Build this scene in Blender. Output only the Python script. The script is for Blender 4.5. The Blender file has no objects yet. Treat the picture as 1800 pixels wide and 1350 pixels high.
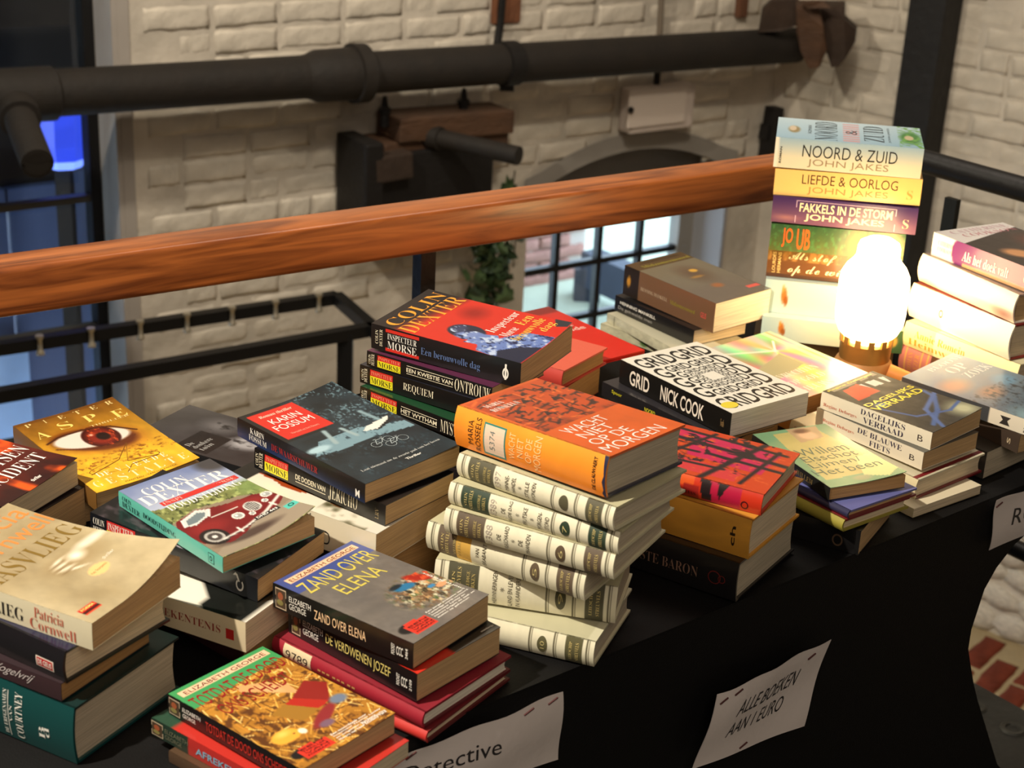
# Second-hand book stall beside a wooden handrail in an old whitewashed mill.
import bpy, bmesh, math, random
import numpy as np
from mathutils import Vector, Matrix

S = bpy.context.scene
COL = S.collection
TZ = 0.74                                   # height of the table top above the gallery floor

# ------------------------------------------------------------------ camera
F_PX, PITCH, ROLL, CAM_Z = 2830.96, 0.388098, 0.052028, 0.88091 + TZ
def cam_axes():
    f = Vector((0, math.cos(PITCH), -math.sin(PITCH))); r = Vector((1, 0, 0)); u = r.cross(f)
    c, s = math.cos(ROLL), math.sin(ROLL)
    return c*r + s*u, -s*r + c*u, f
CR, CU, CF = cam_axes()
cam_d = bpy.data.cameras.new('camera'); cam = bpy.data.objects.new('camera', cam_d); COL.objects.link(cam)
cam.matrix_world = Matrix(((CR.x, CU.x, -CF.x, 0), (CR.y, CU.y, -CF.y, 0), (CR.z, CU.z, -CF.z, CAM_Z), (0, 0, 0, 1)))
cam_d.sensor_width = 36; cam_d.lens = 36*F_PX/1800; cam_d.clip_start = .05; cam_d.clip_end = 100
cam_d.dof.use_dof = True; cam_d.dof.focus_distance = 1.85; cam_d.dof.aperture_fstop = 9
S.camera = cam

# ------------------------------------------------------------------ light and exposure
W = bpy.data.worlds.new('daylight'); S.world = W; W.use_nodes = True
bg = W.node_tree.nodes['Background']; bg.inputs[0].default_value = (.66, .82, 1, 1); bg.inputs[1].default_value = 8
def lamp(kind, name, loc, target, energy, color, size, **kw):
    d = bpy.data.lights.new(name, kind); d.energy = energy; d.color = color
    if kind == 'AREA': d.size = size
    else: d.shadow_soft_size = size
    for k, v in kw.items(): setattr(d, k, v)
    o = bpy.data.objects.new(name, d); COL.objects.link(o); o.location = loc
    o.rotation_euler = (Vector(target) - Vector(loc)).to_track_quat('-Z', 'Y').to_euler()
    return o
WARM = (1, .90, .73)
lamp('SPOT', 'ceiling_spot_left', (-1.36, .68, 2.92), (.15, 1.6, TZ), 425, WARM, .03, spot_size=math.radians(80), spot_blend=.6)
lamp('SPOT', 'ceiling_spot_wall', (.4, 3.4, 2.5), (1.2, 5.6, .35), 95, WARM, .06, spot_size=math.radians(125), spot_blend=.9)
lamp('SPOT', 'ceiling_spot_wall_left', (-1.5, 3.0, 2.5), (-.7, 4.6, .3), 190, WARM, .06, spot_size=math.radians(120), spot_blend=.9)
lamp('AREA', 'room_fill', (.6, -.6, 2.5), (.5, 2.0, .6), 25, (1, .84, .68), 1.6)  # added soft fill for the page edges and signs, no real lamp
lamp('AREA', 'wall_fill', (.3, 3.2, 2.9), (.2, 5.2, .3), 36, (1, .88, .74), 1.4)  # added soft fill that lifts the shaded parts of the wall
S.view_settings.view_transform = 'Standard'; S.view_settings.look = 'None'
S.view_settings.exposure = 0.0; S.view_settings.gamma = 1.0; S.view_settings.use_curve_mapping = False
S.cycles.use_denoising = True; S.cycles.max_bounces = 6; S.cycles.sample_clamp_indirect = 6

# ------------------------------------------------------------------ helpers
def lin(c):
    return tuple((x/12.92 if x <= .04045 else ((x+.055)/1.055)**2.4) for x in [v/255 for v in c])
def ray(px, py):
    return (CR*((px-900)/F_PX) - CU*((py-675)/F_PX) + CF)
def hit(px, py, point, normal):
    """the point of a real plane that is seen in the photograph at (px, py)"""
    d = ray(px, py); o = Vector((0, 0, CAM_Z)); n = Vector(normal)
    return o + d*((Vector(point)-o).dot(n)/d.dot(n))
def hitz(px, py, z): return hit(px, py, (0, 0, z), (0, 0, 1))

MATS = {}
def mat(name, color, rough=.6, metal=0, bump=0, bscale=60, var=0, vscale=8, spec=.5, emit=None, estr=0, coat=0, stretch=None):
    if name in MATS: return MATS[name]
    m = bpy.data.materials.new(name); m.use_nodes = True; nt = m.node_tree; b = nt.nodes['Principled BSDF']
    c = lin(color) + (1,)
    b.inputs['Base Color'].default_value = c; b.inputs['Roughness'].default_value = rough; b.inputs['Metallic'].default_value = metal
    b.inputs['Specular IOR Level'].default_value = spec; b.inputs['Coat Weight'].default_value = coat; b.inputs['Coat Roughness'].default_value = .15
    if emit: b.inputs['Emission Color'].default_value = lin(emit)+(1,); b.inputs['Emission Strength'].default_value = estr
    if bump or var:
        tc = nt.nodes.new('ShaderNodeTexCoord'); mp = nt.nodes.new('ShaderNodeMapping'); nt.links.new(tc.outputs['Object'], mp.inputs[0])
        if stretch: mp.inputs['Scale'].default_value = stretch
        if var:
            n = nt.nodes.new('ShaderNodeTexNoise'); n.inputs['Scale'].default_value = vscale; n.inputs['Detail'].default_value = 6
            nt.links.new(mp.outputs[0], n.inputs[0])
            r = nt.nodes.new('ShaderNodeValToRGB'); nt.links.new(n.outputs[0], r.inputs[0])
            r.color_ramp.elements[0].position = .3; r.color_ramp.elements[1].position = .7
            r.color_ramp.elements[0].color = tuple(x*(1-var) for x in c[:3])+(1,)
            r.color_ramp.elements[1].color = tuple(min(1, x*(1+var*.5)) for x in c[:3])+(1,)
            nt.links.new(r.outputs[0], b.inputs['Base Color'])
        if bump:
            n = nt.nodes.new('ShaderNodeTexNoise'); n.inputs['Scale'].default_value = bscale; n.inputs['Detail'].default_value = 5
            nt.links.new(mp.outputs[0], n.inputs[0])
            bp = nt.nodes.new('ShaderNodeBump'); bp.inputs['Strength'].default_value = bump; bp.inputs['Distance'].default_value = .01
            nt.links.new(n.outputs[0], bp.inputs['Height']); nt.links.new(bp.outputs[0], b.inputs['Normal'])
    MATS[name] = m; return m
def art_mat(name, rough, coat, bump=0.0):
    m = bpy.data.materials.new(name); m.use_nodes = True; nt = m.node_tree; b = nt.nodes['Principled BSDF']
    a = nt.nodes.new('ShaderNodeVertexColor'); a.layer_name = 'print'
    n = nt.nodes.new('ShaderNodeTexNoise'); n.inputs['Scale'].default_value = 45; n.inputs['Detail'].default_value = 4
    tc = nt.nodes.new('ShaderNodeTexCoord'); nt.links.new(tc.outputs['Object'], n.inputs[0])
    mx = nt.nodes.new('ShaderNodeMapRange'); mx.inputs['To Min'].default_value = rough*.75; mx.inputs['To Max'].default_value = rough*1.25
    nt.links.new(n.outputs[0], mx.inputs[0]); nt.links.new(mx.outputs[0], b.inputs['Roughness'])
    nt.links.new(a.outputs[0], b.inputs['Base Color']); b.inputs['Coat Weight'].default_value = coat; b.inputs['Coat Roughness'].default_value = .12
    if bump:
        bp = nt.nodes.new('ShaderNodeBump'); bp.inputs['Strength'].default_value = bump; bp.inputs['Distance'].default_value = .002
        nt.links.new(n.outputs[0], bp.inputs['Height']); nt.links.new(bp.outputs[0], b.inputs['Normal'])
    return m
M_GLOSS = art_mat('printed_gloss_cover', .32, .35, .10)
M_MATTE = art_mat('printed_matte_cover', .62, 0, .12)
def page_mat(name, c):
    m = bpy.data.materials.new(name); m.use_nodes = True; nt = m.node_tree; b = nt.nodes['Principled BSDF']
    tc = nt.nodes.new('ShaderNodeTexCoord'); mp = nt.nodes.new('ShaderNodeMapping'); mp.inputs['Scale'].default_value = (14, 14, 1500)
    n = nt.nodes.new('ShaderNodeTexNoise'); n.inputs['Scale'].default_value = 1; n.inputs['Detail'].default_value = 3
    nt.links.new(tc.outputs['Object'], mp.inputs[0]); nt.links.new(mp.outputs[0], n.inputs[0])
    r = nt.nodes.new('ShaderNodeValToRGB'); nt.links.new(n.outputs[0], r.inputs[0]); l = lin(c)
    r.color_ramp.elements[0].position = .3; r.color_ramp.elements[1].position = .7
    r.color_ramp.elements[0].color = tuple(x*.66 for x in l)+(1,); r.color_ramp.elements[1].color = tuple(min(1, x*1.08) for x in l)+(1,)
    nt.links.new(r.outputs[0], b.inputs['Base Color']); b.inputs['Roughness'].default_value = .85
    bp = nt.nodes.new('ShaderNodeBump'); bp.inputs['Strength'].default_value = .5; bp.inputs['Distance'].default_value = .0006
    nt.links.new(n.outputs[0], bp.inputs['Height']); nt.links.new(bp.outputs[0], b.inputs['Normal'])
    return m
PAGE = {'tan': page_mat('yellowed_pages', (205, 170, 122)), 'cream': page_mat('cream_pages', (226, 208, 176)), 'brown': page_mat('browned_pages', (178, 136, 84)),
        'white': page_mat('white_pages', (240, 232, 214)), 'grey': page_mat('greyed_pages', (196, 184, 160))}

def link(name, me, m=None, parent=None, kind=None):
    o = bpy.data.objects.new(name, me); COL.objects.link(o)
    if m is not None:
        for x in (m if isinstance(m, (list, tuple)) else [m]): me.materials.append(x)
    if parent: o.parent = parent
    if kind: o['kind'] = kind
    return o
def tag(o, label, cat, group=None):
    o['label'] = label; o['category'] = cat
    if group: o['group'] = group
    return o
def empty(name, loc, label=None, cat=None, group=None):
    o = bpy.data.objects.new(name, None); o.empty_display_size = .05; COL.objects.link(o); o.matrix_world = Matrix.Translation(Vector(loc))
    if label: tag(o, label, cat, group)
    return o
def mesh_from(v, f, name='m', smooth=False):
    me = bpy.data.meshes.new(name); me.from_pydata([tuple(p) for p in v], [], f); me.update()
    if smooth: me.polygons.foreach_set('use_smooth', [True]*len(me.polygons))
    return me
class MB:
    """collects pieces of one part"""
    def __init__(s): s.v = []; s.f = []
    def add(s, v, f):
        n = len(s.v); s.v += [Vector(p) for p in v]; s.f += [tuple(i+n for i in q) for q in f]
    def box(s, c, size, rot=None, bev=0):
        bm = bmesh.new(); bmesh.ops.create_cube(bm, size=1)
        for v in bm.verts: v.co = Vector((v.co.x*size[0], v.co.y*size[1], v.co.z*size[2]))
        if bev: bmesh.ops.bevel(bm, geom=bm.edges[:], offset=bev, segments=2, affect='EDGES', profile=.6)
        R = rot if rot is not None else Matrix.Identity(3)
        s.add([R @ v.co + Vector(c) for v in bm.verts], [[v.index for v in f.verts] for f in bm.faces] if not bm.verts.index_update() else 0); bm.free()
    def beam(s, a, b, w, h, up=(0, 0, 1), bev=0):
        a, b = Vector(a), Vector(b); x = (b-a); L = x.length; x.normalize(); y = Vector(up).cross(x).normalized(); z = x.cross(y)
        s.box((a+b)/2, (L, w, h), Matrix((x, y, z)).transposed(), bev)
    def tube(s, pts, rad, seg=14, cap=True):
        pts = [Vector(p) for p in pts]; rad = rad if isinstance(rad, (list, tuple)) else [rad]*len(pts)
        rings = []; ref = None
        for i, p in enumerate(pts):
            t = (pts[min(i+1, len(pts)-1)] - pts[max(i-1, 0)]).normalized()
            if ref is None: ref = t.cross(Vector((0, 0, 1))); ref = ref.normalized() if ref.length > .1 else Vector((1, 0, 0))
            n = (ref - t*ref.dot(t)).normalized(); b = t.cross(n); ref = n
            rings.append([p + (n*math.cos(2*math.pi*k/seg) + b*math.sin(2*math.pi*k/seg))*rad[i] for k in range(seg)])
        v = [q for r in rings for q in r]; f = []
        for i in range(len(pts)-1):
            for k in range(seg): f.append((i*seg+k, i*seg+(k+1) % seg, (i+1)*seg+(k+1) % seg, (i+1)*seg+k))
        if cap: f.append(tuple(range(seg))[::-1]); f.append(tuple((len(pts)-1)*seg+k for k in range(seg)))
        s.add(v, f)
    def lathe(s, c, prof, seg=32, axis=(0, 0, 1)):
        q = Vector((0, 0, 1)).rotation_difference(Vector(axis)).to_matrix(); v = []; f = []
        for r, z in prof:
            for k in range(seg): v.append(q @ Vector((r*math.cos(2*math.pi*k/seg), r*math.sin(2*math.pi*k/seg), z)) + Vector(c))
        for i in range(len(prof)-1):
            for k in range(seg): f.append((i*seg+k, i*seg+(k+1) % seg, (i+1)*seg+(k+1) % seg, (i+1)*seg+k))
        s.add(v, f)
    def quad(s, a, b, c, d): s.add([a, b, c, d], [(0, 1, 2, 3)])
    def build(s, name, m, parent=None, smooth=False, kind=None):
        me = mesh_from(s.v, s.f, name, smooth)
        bm = bmesh.new(); bm.from_mesh(me); bmesh.ops.recalc_face_normals(bm, faces=bm.faces[:]); bm.to_mesh(me); bm.free()
        if smooth:
            try: me.set_sharp_from_angle(angle=math.radians(40))
            except Exception: pass
        o = link(name, me, m, parent, kind)
        if parent is not None: me.transform(Matrix.Translation(-parent.matrix_world.translation if parent.matrix_world.translation.length else -Vector(parent.location)))
        return o

# ------------------------------------------------------------------ lettering: text turned into meshes once
def styled(s, style):
    base = {'serif': (0x1D400, 0x1D41A), 'serifi': (0x1D400, 0x1D41A), 'script': (0x1D4D0, 0x1D4EA)}.get(style)
    if not base: return s
    o = ''
    for ch in s:
        if 'A' <= ch <= 'Z': o += chr(base[0]+ord(ch)-65)
        elif 'a' <= ch <= 'z': o += chr(base[1]+ord(ch)-97)
        else: o += ch
    return o
TEXTS = {}
def prepare_texts(keys):
    made = []
    for s, style in sorted(set(keys)):
        c = bpy.data.curves.new('lettering', 'FONT'); c.body = styled(s, style); c.resolution_u = 3
        if style == 'thin': c.offset = -.008
        if style == 'sansb': c.offset = .016
        if style == 'serif': c.offset = -.012
        o = bpy.data.objects.new('lettering', c); COL.objects.link(o); made.append((s, style, o, c))
    bpy.context.view_layer.update(); dg = bpy.context.evaluated_depsgraph_get()
    for s, style, o, c in made:
        me = o.evaluated_get(dg).to_mesh(); v = np.array([p.co[:2] for p in me.vertices], float).reshape(-1, 2)
        f = [tuple(p.vertices) for p in me.polygons]
        if len(v):
            a, b = v.min(0), v.max(0); v = (v-a)/np.maximum(b-a, 1e-6)
            if style in ('sansi', 'serifi'): v[:, 0] = (v[:, 0]+.22*v[:, 1]*(b[1]-a[1])/(b[0]-a[0]))/(1+.22*(b[1]-a[1])/(b[0]-a[0]))
        TEXTS[(s, style)] = (v, f); o.evaluated_get(dg).to_mesh_clear()
    for s, style, o, c in made: bpy.data.objects.remove(o); bpy.data.curves.remove(c)
def ink(c):
    c = tuple(int(x) for x in c[:3])
    return mat('ink_%d_%d_%d' % c, c, .4)
def slices(poly, n):
    """cut a flat polygon into bands along y so that it can follow a rounded spine"""
    ys = [p[1] for p in poly]; lo, hi = min(ys), max(ys)
    if hi-lo < 1.2/n: return [poly]
    out = []
    def clip(P, k, keep_above):
        R = []
        for a, b in zip(P, P[1:]+P[:1]):
            ia, ib = ((a[1] >= k) == keep_above) or a[1] == k, ((b[1] >= k) == keep_above) or b[1] == k
            if ia: R.append(a)
            if ia != ib and a[1] != b[1]: t = (k-a[1])/(b[1]-a[1]); R.append((a[0]+t*(b[0]-a[0]), k))
        return R
    m = max(2, int(math.ceil((hi-lo)*n)))
    rest = list(poly)
    for i in range(1, m):
        k = lo+(hi-lo)*i/m; low = clip(rest, k, False); rest = clip(rest, k, True)
        if len(low) > 2: out.append(low)
        if len(rest) < 3: return out
    out.append(rest); return out
class Lettering:
    def __init__(s, cut=0): s.v = []; s.f = []; s.mi = []; s.m = []; s.cut = cut
    def text(s, string, style, col, x0, x1, y0, y1, fn, rot=False, shear=0):
        """fit the string into the box x0..x1, y0..y1 (y downwards) of a printed face; fn maps (x, y) to a point"""
        v, f = TEXTS[(string, style)]; n = len(s.v); m = ink(col)
        if m not in s.m: s.m.append(m)
        k = s.m.index(m); P = []
        for a, b in v:
            if rot: x, y = x0+(x1-x0)*(1-b), y1-(y1-y0)*a
            else: x, y = x0+(x1-x0)*(a+shear*(b-.5)), y1-(y1-y0)*b
            P.append((x, y))
        if not s.cut:
            s.v += [fn(x, y) for x, y in P]
            for q in f: s.f.append(tuple(i+n for i in q)); s.mi.append(k)
        else:
            for q in f:
                for part in slices([P[i] for i in q], s.cut):
                    n = len(s.v); s.v += [fn(x, y) for x, y in part]; s.f.append(tuple(range(n, n+len(part)))); s.mi.append(k)
    def poly(s, pts, col, fn):
        m = ink(col)
        if m not in s.m: s.m.append(m)
        for part in (slices(list(pts), s.cut) if s.cut else [pts]):
            n = len(s.v); s.v += [fn(x, y) for x, y in part]; s.f.append(tuple(range(n, n+len(part)))); s.mi.append(s.m.index(m))
    def disc(s, cx, cy, rx, ry, col, fn, n=20, hole=0, a0=0, a1=360):
        P = [(math.cos(math.radians(a0+(a1-a0)*k/n)), math.sin(math.radians(a0+(a1-a0)*k/n))) for k in range(n+1)]
        for k in range(n):
            a, b = P[k], P[k+1]
            if hole: s.poly([(cx+rx*a[0], cy+ry*a[1]), (cx+rx*b[0], cy+ry*b[1]), (cx+rx*b[0]*hole, cy+ry*b[1]*hole), (cx+rx*a[0]*hole, cy+ry*a[1]*hole)], col, fn)
            else: s.poly([(cx, cy), (cx+rx*a[0], cy+ry*a[1]), (cx+rx*b[0], cy+ry*b[1])], col, fn)
    def build(s, name, parent):
        if not s.v: return
        me = mesh_from(s.v, s.f, name); 
        for m in s.m: me.materials.append(m)
        me.polygons.foreach_set('material_index', s.mi)
        o = bpy.data.objects.new(name, me); COL.objects.link(o); o.parent = parent; return o

# ------------------------------------------------------------------ canvas: print on a fine grid of points
def vnoise(X, Y, sx, sy, seed=0, octv=3):
    out = 0; amp = 1; tot = 0
    for o in range(octv):
        r = np.random.RandomState(seed*7+o); x, y = X*sx*2**o, Y*sy*2**o
        g = r.rand(int(abs(y).max())+3, int(abs(x).max())+3); xi, yi = x.astype(int), y.astype(int); fx, fy = x-xi, y-yi
        fx = fx*fx*(3-2*fx); fy = fy*fy*(3-2*fy)
        out = out + amp*((g[yi, xi]*(1-fx)+g[yi, xi+1]*fx)*(1-fy) + (g[yi+1, xi]*(1-fx)+g[yi+1, xi+1]*fx)*fy); tot += amp; amp *= .55
    return out/tot
class Canvas:
    def __init__(s, nx, ny):
        s.X, s.Y = np.meshgrid(np.linspace(0, 1, nx+1), np.linspace(0, 1, ny+1)); s.c = np.zeros(s.X.shape+(3,)); s.nx, s.ny = nx, ny
    def n(s, sx, sy, seed=0, o=3): return vnoise(s.X, s.Y, sx, sy, seed, o)
    def put(s, mask, col):
        m = np.clip(mask, 0, 1)[..., None]; s.c = s.c*(1-m) + np.array(col, float)*m; return s
    def fill(s, col): s.c[:] = col; return s
    def grad(s, a, b, t): t = np.clip(t, 0, 1)[..., None]; s.c = np.array(a, float)*(1-t)+np.array(b, float)*t; return s
    def rect(s, x0, x1, y0, y1, col, a=1): return s.put(((s.X >= x0)&(s.X <= x1)&(s.Y >= y0)&(s.Y <= y1))*a, col)
    def ell(s, cx, cy, rx, ry, col, soft=.08, a=1, rot=0):
        c, n = math.cos(rot), math.sin(rot); dx, dy = s.X-cx, s.Y-cy; u, v = dx*c+dy*n, -dx*n+dy*c
        return s.put(np.clip((1-np.sqrt((u/rx)**2+(v/ry)**2))/soft, 0, 1)*a, col)
    def line(s, pts, w, col, a=1, asp=1.5):
        for (x0, y0), (x1, y1) in zip(pts, pts[1:]):
            dx, dy = (x1-x0), (y1-y0)*asp; L = dx*dx+dy*dy+1e-9; t = np.clip(((s.X-x0)*dx+(s.Y-y0)*asp*dy)/L, 0, 1)
            d = np.hypot(s.X-x0-t*(x1-x0), (s.Y-y0-t*(y1-y0))*asp); s.put(np.clip(1.5-d/w, 0, 1)*a, col)
        return s
    def poly(s, pts, col, a=1):
        ins = np.zeros(s.X.shape, bool); j = len(pts)-1
        for i in range(len(pts)):
            (xi, yi), (xj, yj) = pts[i], pts[j]
            ins ^= ((yi > s.Y) != (yj > s.Y)) & (s.X < (xj-xi)*(s.Y-yi)/(yj-yi+1e-12)+xi); j = i
        return s.put(ins*a, col)
    def vary(s, amt, sx, sy, seed=0):
        s.c = s.c*(1+amt*(s.n(sx, sy, seed)-.5)[..., None]*2); return s
    def attr(s):
        c = np.clip(s.c/255, 0, 1); l = np.where(c <= .04045, c/12.92, ((c+.055)/1.055)**2.4)
        return np.concatenate([l, np.ones(l.shape[:2]+(1,))], -1)
# ------------------------------------------------------------------ a book
def grid_faces(nx, ny, off=0, flip=False):
    f = []
    for j in range(ny):
        for i in range(nx):
            a = off+j*(nx+1)+i; q = (a, a+1, a+nx+2, a+nx+1); f.append(q[::-1] if flip else q)
    return f
def sheet(name, fn, th_vec, canvas, m, parent, under=False):
    """a printed sheet: fine printed grid, thin edge, plain back"""
    nx, ny = canvas.nx, canvas.ny; X, Y = canvas.X, canvas.Y
    P = [fn(x, y) for x, y in zip(X.ravel(), Y.ravel())]; v = list(P); f = grid_faces(nx, ny, 0, True)
    ring = [i for i in range(nx+1)] + [(j)*(nx+1)+nx for j in range(1, ny+1)] + [ny*(nx+1)+i for i in range(nx-1, -1, -1)] + [j*(nx+1) for j in range(ny-1, 0, -1)]
    n0 = len(v); v += [P[i]+th_vec for i in ring]; R = len(ring)
    for k in range(R): f.append((ring[k], ring[(k+1) % R], n0+(k+1) % R, n0+k))
    me = mesh_from(v, f, name)
    # the back: a coarse strip mesh sharing the rim
    top = n0; a = [n0+i for i in range(nx+1)]; bot = [n0+nx+ny+(nx-i) for i in range(nx+1)]
    at = me.color_attributes.new('print', 'FLOAT_COLOR', 'POINT'); c = canvas.attr().reshape(-1, 4)
    full = np.concatenate([c, c[ring]], 0); at.data.foreach_set('color', full.ravel())
    bm = bmesh.new(); bm.from_mesh(me); bm.verts.ensure_lookup_table()
    L = [bm.verts[n0+(R-k) % R] for k in range(0, ny+1)]; Rr = [bm.verts[n0+nx+k] for k in range(0, ny+1)]
    if under:
        q = [[L[j]]+[bm.verts.new(fn(i/6, j/ny)+th_vec) for i in range(1, 6)]+[Rr[j]] for j in range(ny+1)]
        for j in range(ny):
            for i in range(6): bm.faces.new((q[j][i], q[j+1][i], q[j+1][i+1], q[j][i+1]))
    else:
        for k in range(ny): bm.faces.new((L[k], L[k+1], Rr[k+1], Rr[k]))
    bmesh.ops.recalc_face_normals(bm, faces=bm.faces[:]); bm.to_mesh(me); bm.free()
    me.polygons.foreach_set('use_smooth', [True]*len(me.polygons))
    try: me.set_sharp_from_angle(angle=math.radians(35))
    except Exception: pass
    return link(name, me, m, parent)

def make_book(key, spec):
    x, y, z, yaw, L, Wd, T, ta, tb = FIT[key]
    hc = spec.get('hc', False); bulge = spec.get('bulge', .0035 if hc else .0004); lift2, lift3, lp = spec.get('lift', (0, 0, 3))
    ya = math.radians(yaw); ux = Vector((math.cos(ya), math.sin(ya), ta)).normalized(); vy = Vector((-math.sin(ya), math.cos(ya), tb)); w = ux.cross(vy).normalized(); vy = w.cross(ux)
    root = bpy.data.objects.new('hardback_book' if hc else 'paperback_book', None); root.empty_display_size = .05; COL.objects.link(root)
    root.matrix_world = Matrix(((ux.x, vy.x, w.x, x), (ux.y, vy.y, w.y, y), (ux.z, vy.z, w.z, z+TZ), (0, 0, 0, 1)))
    tag(root, spec['label'], 'book', spec['group'])
    th = .0026 if hc else .0007; ov = .003 if hc else .0003; jt = .004 if hc else .0
    def lift(a, b):      # a across 0..1, b down 0..1
        g = max(0, (a-.3)/.7); g *= g
        return (lift2*b**lp + lift3*(1-b)**lp)*g
    def cover(a, b, d=0): return Vector(((b-.5)*L, (a-.5)*Wd, T+lift(a, b)+d))
    def under(a, b, d=0): return Vector(((b-.5)*L, (a-.5)*Wd, -d))
    def spine(a, b, d=0): # a along 0..1, b down 0..1
        q = (2*b-1); s_ = bulge*(1-q*q)
        return Vector(((a-.5)*L, -Wd/2-s_-d, T*(1-b)))
    M = M_GLOSS if spec.get('gloss', not hc) else M_MATTE
    res = spec.get('res', (24, 34) if 'art' in spec else (12, 12))
    c = Canvas(*res); c.fill(spec.get('cover', (60, 60, 60)))
    if 'art' in spec: spec['art'](c)
    o_front = sheet('front_cover', cover, Vector((0, 0, -th)), c, M, root, under=bool(lift2 or lift3))
    c = Canvas(*spec.get('sres', (90, 12) if 'sart' in spec else (20, 8))); c.fill(spec.get('spine', spec.get('cover', (60, 60, 60))))
    if 'sart' in spec: spec['sart'](c)
    o_spine = sheet('spine', spine, Vector((0, th, 0)), c, M, root)
    c = Canvas(6, 6); c.fill(spec.get('back', spec.get('spine', spec.get('cover', (60, 60, 60)))))
    sheet('back_cover', lambda a, b: Vector(((b-.5)*L, (a-.5)*Wd, 0)), Vector((0, 0, th)), c, M, root)
    # page block, follows a lifted cover a little; the fore-edge is hollow on hardbacks
    mb = MB(); na, nb, nz = 10, 8, 4; x0, x1 = -L/2+ov, L/2-ov; y0, y1 = -Wd/2+th*.8, Wd/2-ov
    rnd = random.Random(key); P = []
    fan = spec.get('fan', .25)
    for k in range(nz+1):
        for j in range(nb+1):
            for i in range(na+1):
                a, b = i/na, j/nb; q = k/nz; X = x0+(x1-x0)*b; Y = y0+(y1-y0)*a
                if hc and i == na: Y -= .0035*math.sin(math.pi*q)
                if i == na: Y -= rnd.random()*.0004
                Z = th + (T-2*th+lift(a, b)*fan)*q
                P.append((X, Y, Z))
    idx = lambda i, j, k: k*(nb+1)*(na+1)+j*(na+1)+i
    F = []
    for k in range(nz):
        for j in range(nb): F += [(idx(0, j, k), idx(0, j+1, k), idx(0, j+1, k+1), idx(0, j, k+1)), (idx(na, j, k), idx(na, j, k+1), idx(na, j+1, k+1), idx(na, j+1, k))]
        for i in range(na): F += [(idx(i, 0, k), idx(i, 0, k+1), idx(i+1, 0, k+1), idx(i+1, 0, k)), (idx(i, nb, k), idx(i+1, nb, k), idx(i+1, nb, k+1), idx(i, nb, k+1))]
    for k in (0, nz):
        for j in range(nb):
            for i in range(na): F.append((idx(i, j, k), idx(i+1, j, k), idx(i+1, j+1, k), idx(i, j+1, k)))
    bme = mesh_from(P, F, 'page_block'); bm = bmesh.new(); bm.from_mesh(bme); bmesh.ops.recalc_face_normals(bm, faces=bm.faces[:]); bm.to_mesh(bme); bm.free()
    link('page_block', bme, PAGE[spec.get('page', 'tan')], root)
    LT = Lettering()
    for t in spec.get('ct', []): LT.text(*t[:7], fn=lambda a, b: cover(a, b, .0002), **(t[7] if len(t) > 7 else {}))
    for fn_ in spec.get('cd', []): fn_(LT, lambda a, b: cover(a, b, .00018))
    LT.build('lettering', o_front)
    LS = Lettering(10 if bulge > .001 else 0)
    for t in spec.get('st', []): LS.text(*t[:7], fn=lambda a, b: spine(a, b, .0005), **(t[7] if len(t) > 7 else {}))
    for fn_ in spec.get('sd', []): fn_(LS, lambda a, b: spine(a, b, .00025))
    LS.build('lettering', o_spine)
    for nm, fn_ in spec.get('extra', []): fn_(root, L, Wd, T, cover, spine)
    return root
# ------------------------------------------------------------------ printed covers (x: spine to fore-edge, y: head to tail)
CREAM = (222, 216, 190)
def a_aas(c):
    n = c.n(3, 4, 1); c.grad((140, 122, 88), (198, 182, 148), n*.8+c.Y*.25); c.vary(.06, 14, 20, 3)
    c.ell(.60, .60, .34, .10, (150, 124, 84), .9, .6, .1); c.ell(.86, .555, .20, .045, (255, 250, 240), .7, 1, .05); c.ell(.66, .58, .11, .055, (246, 238, 220), .8, .95)
    for x, y, r in ((.52, .545, -.1), (.50, .58, .0), (.49, .615, .1), (.53, .65, .3)): c.ell(x, y, .12, .014, (240, 230, 208), .8, .9, r)
    for x, y in ((.48, .563), (.46, .598), (.47, .635)): c.ell(x, y, .10, .010, (112, 88, 56), .9, .7, 0)
    c.ell(.59, .745, .10, .042, (240, 190, 128), .1)
    c.ell(.85, .5, .2, .35, (150, 132, 92), .9, .35)
    c.rect(.07, .235, .885, .94, (40, 34, 30)); c.rect(.07, .235, .885, .912, (206, 30, 26)); c.rect(.07, .235, .928, .94, (220, 60, 30))
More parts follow.
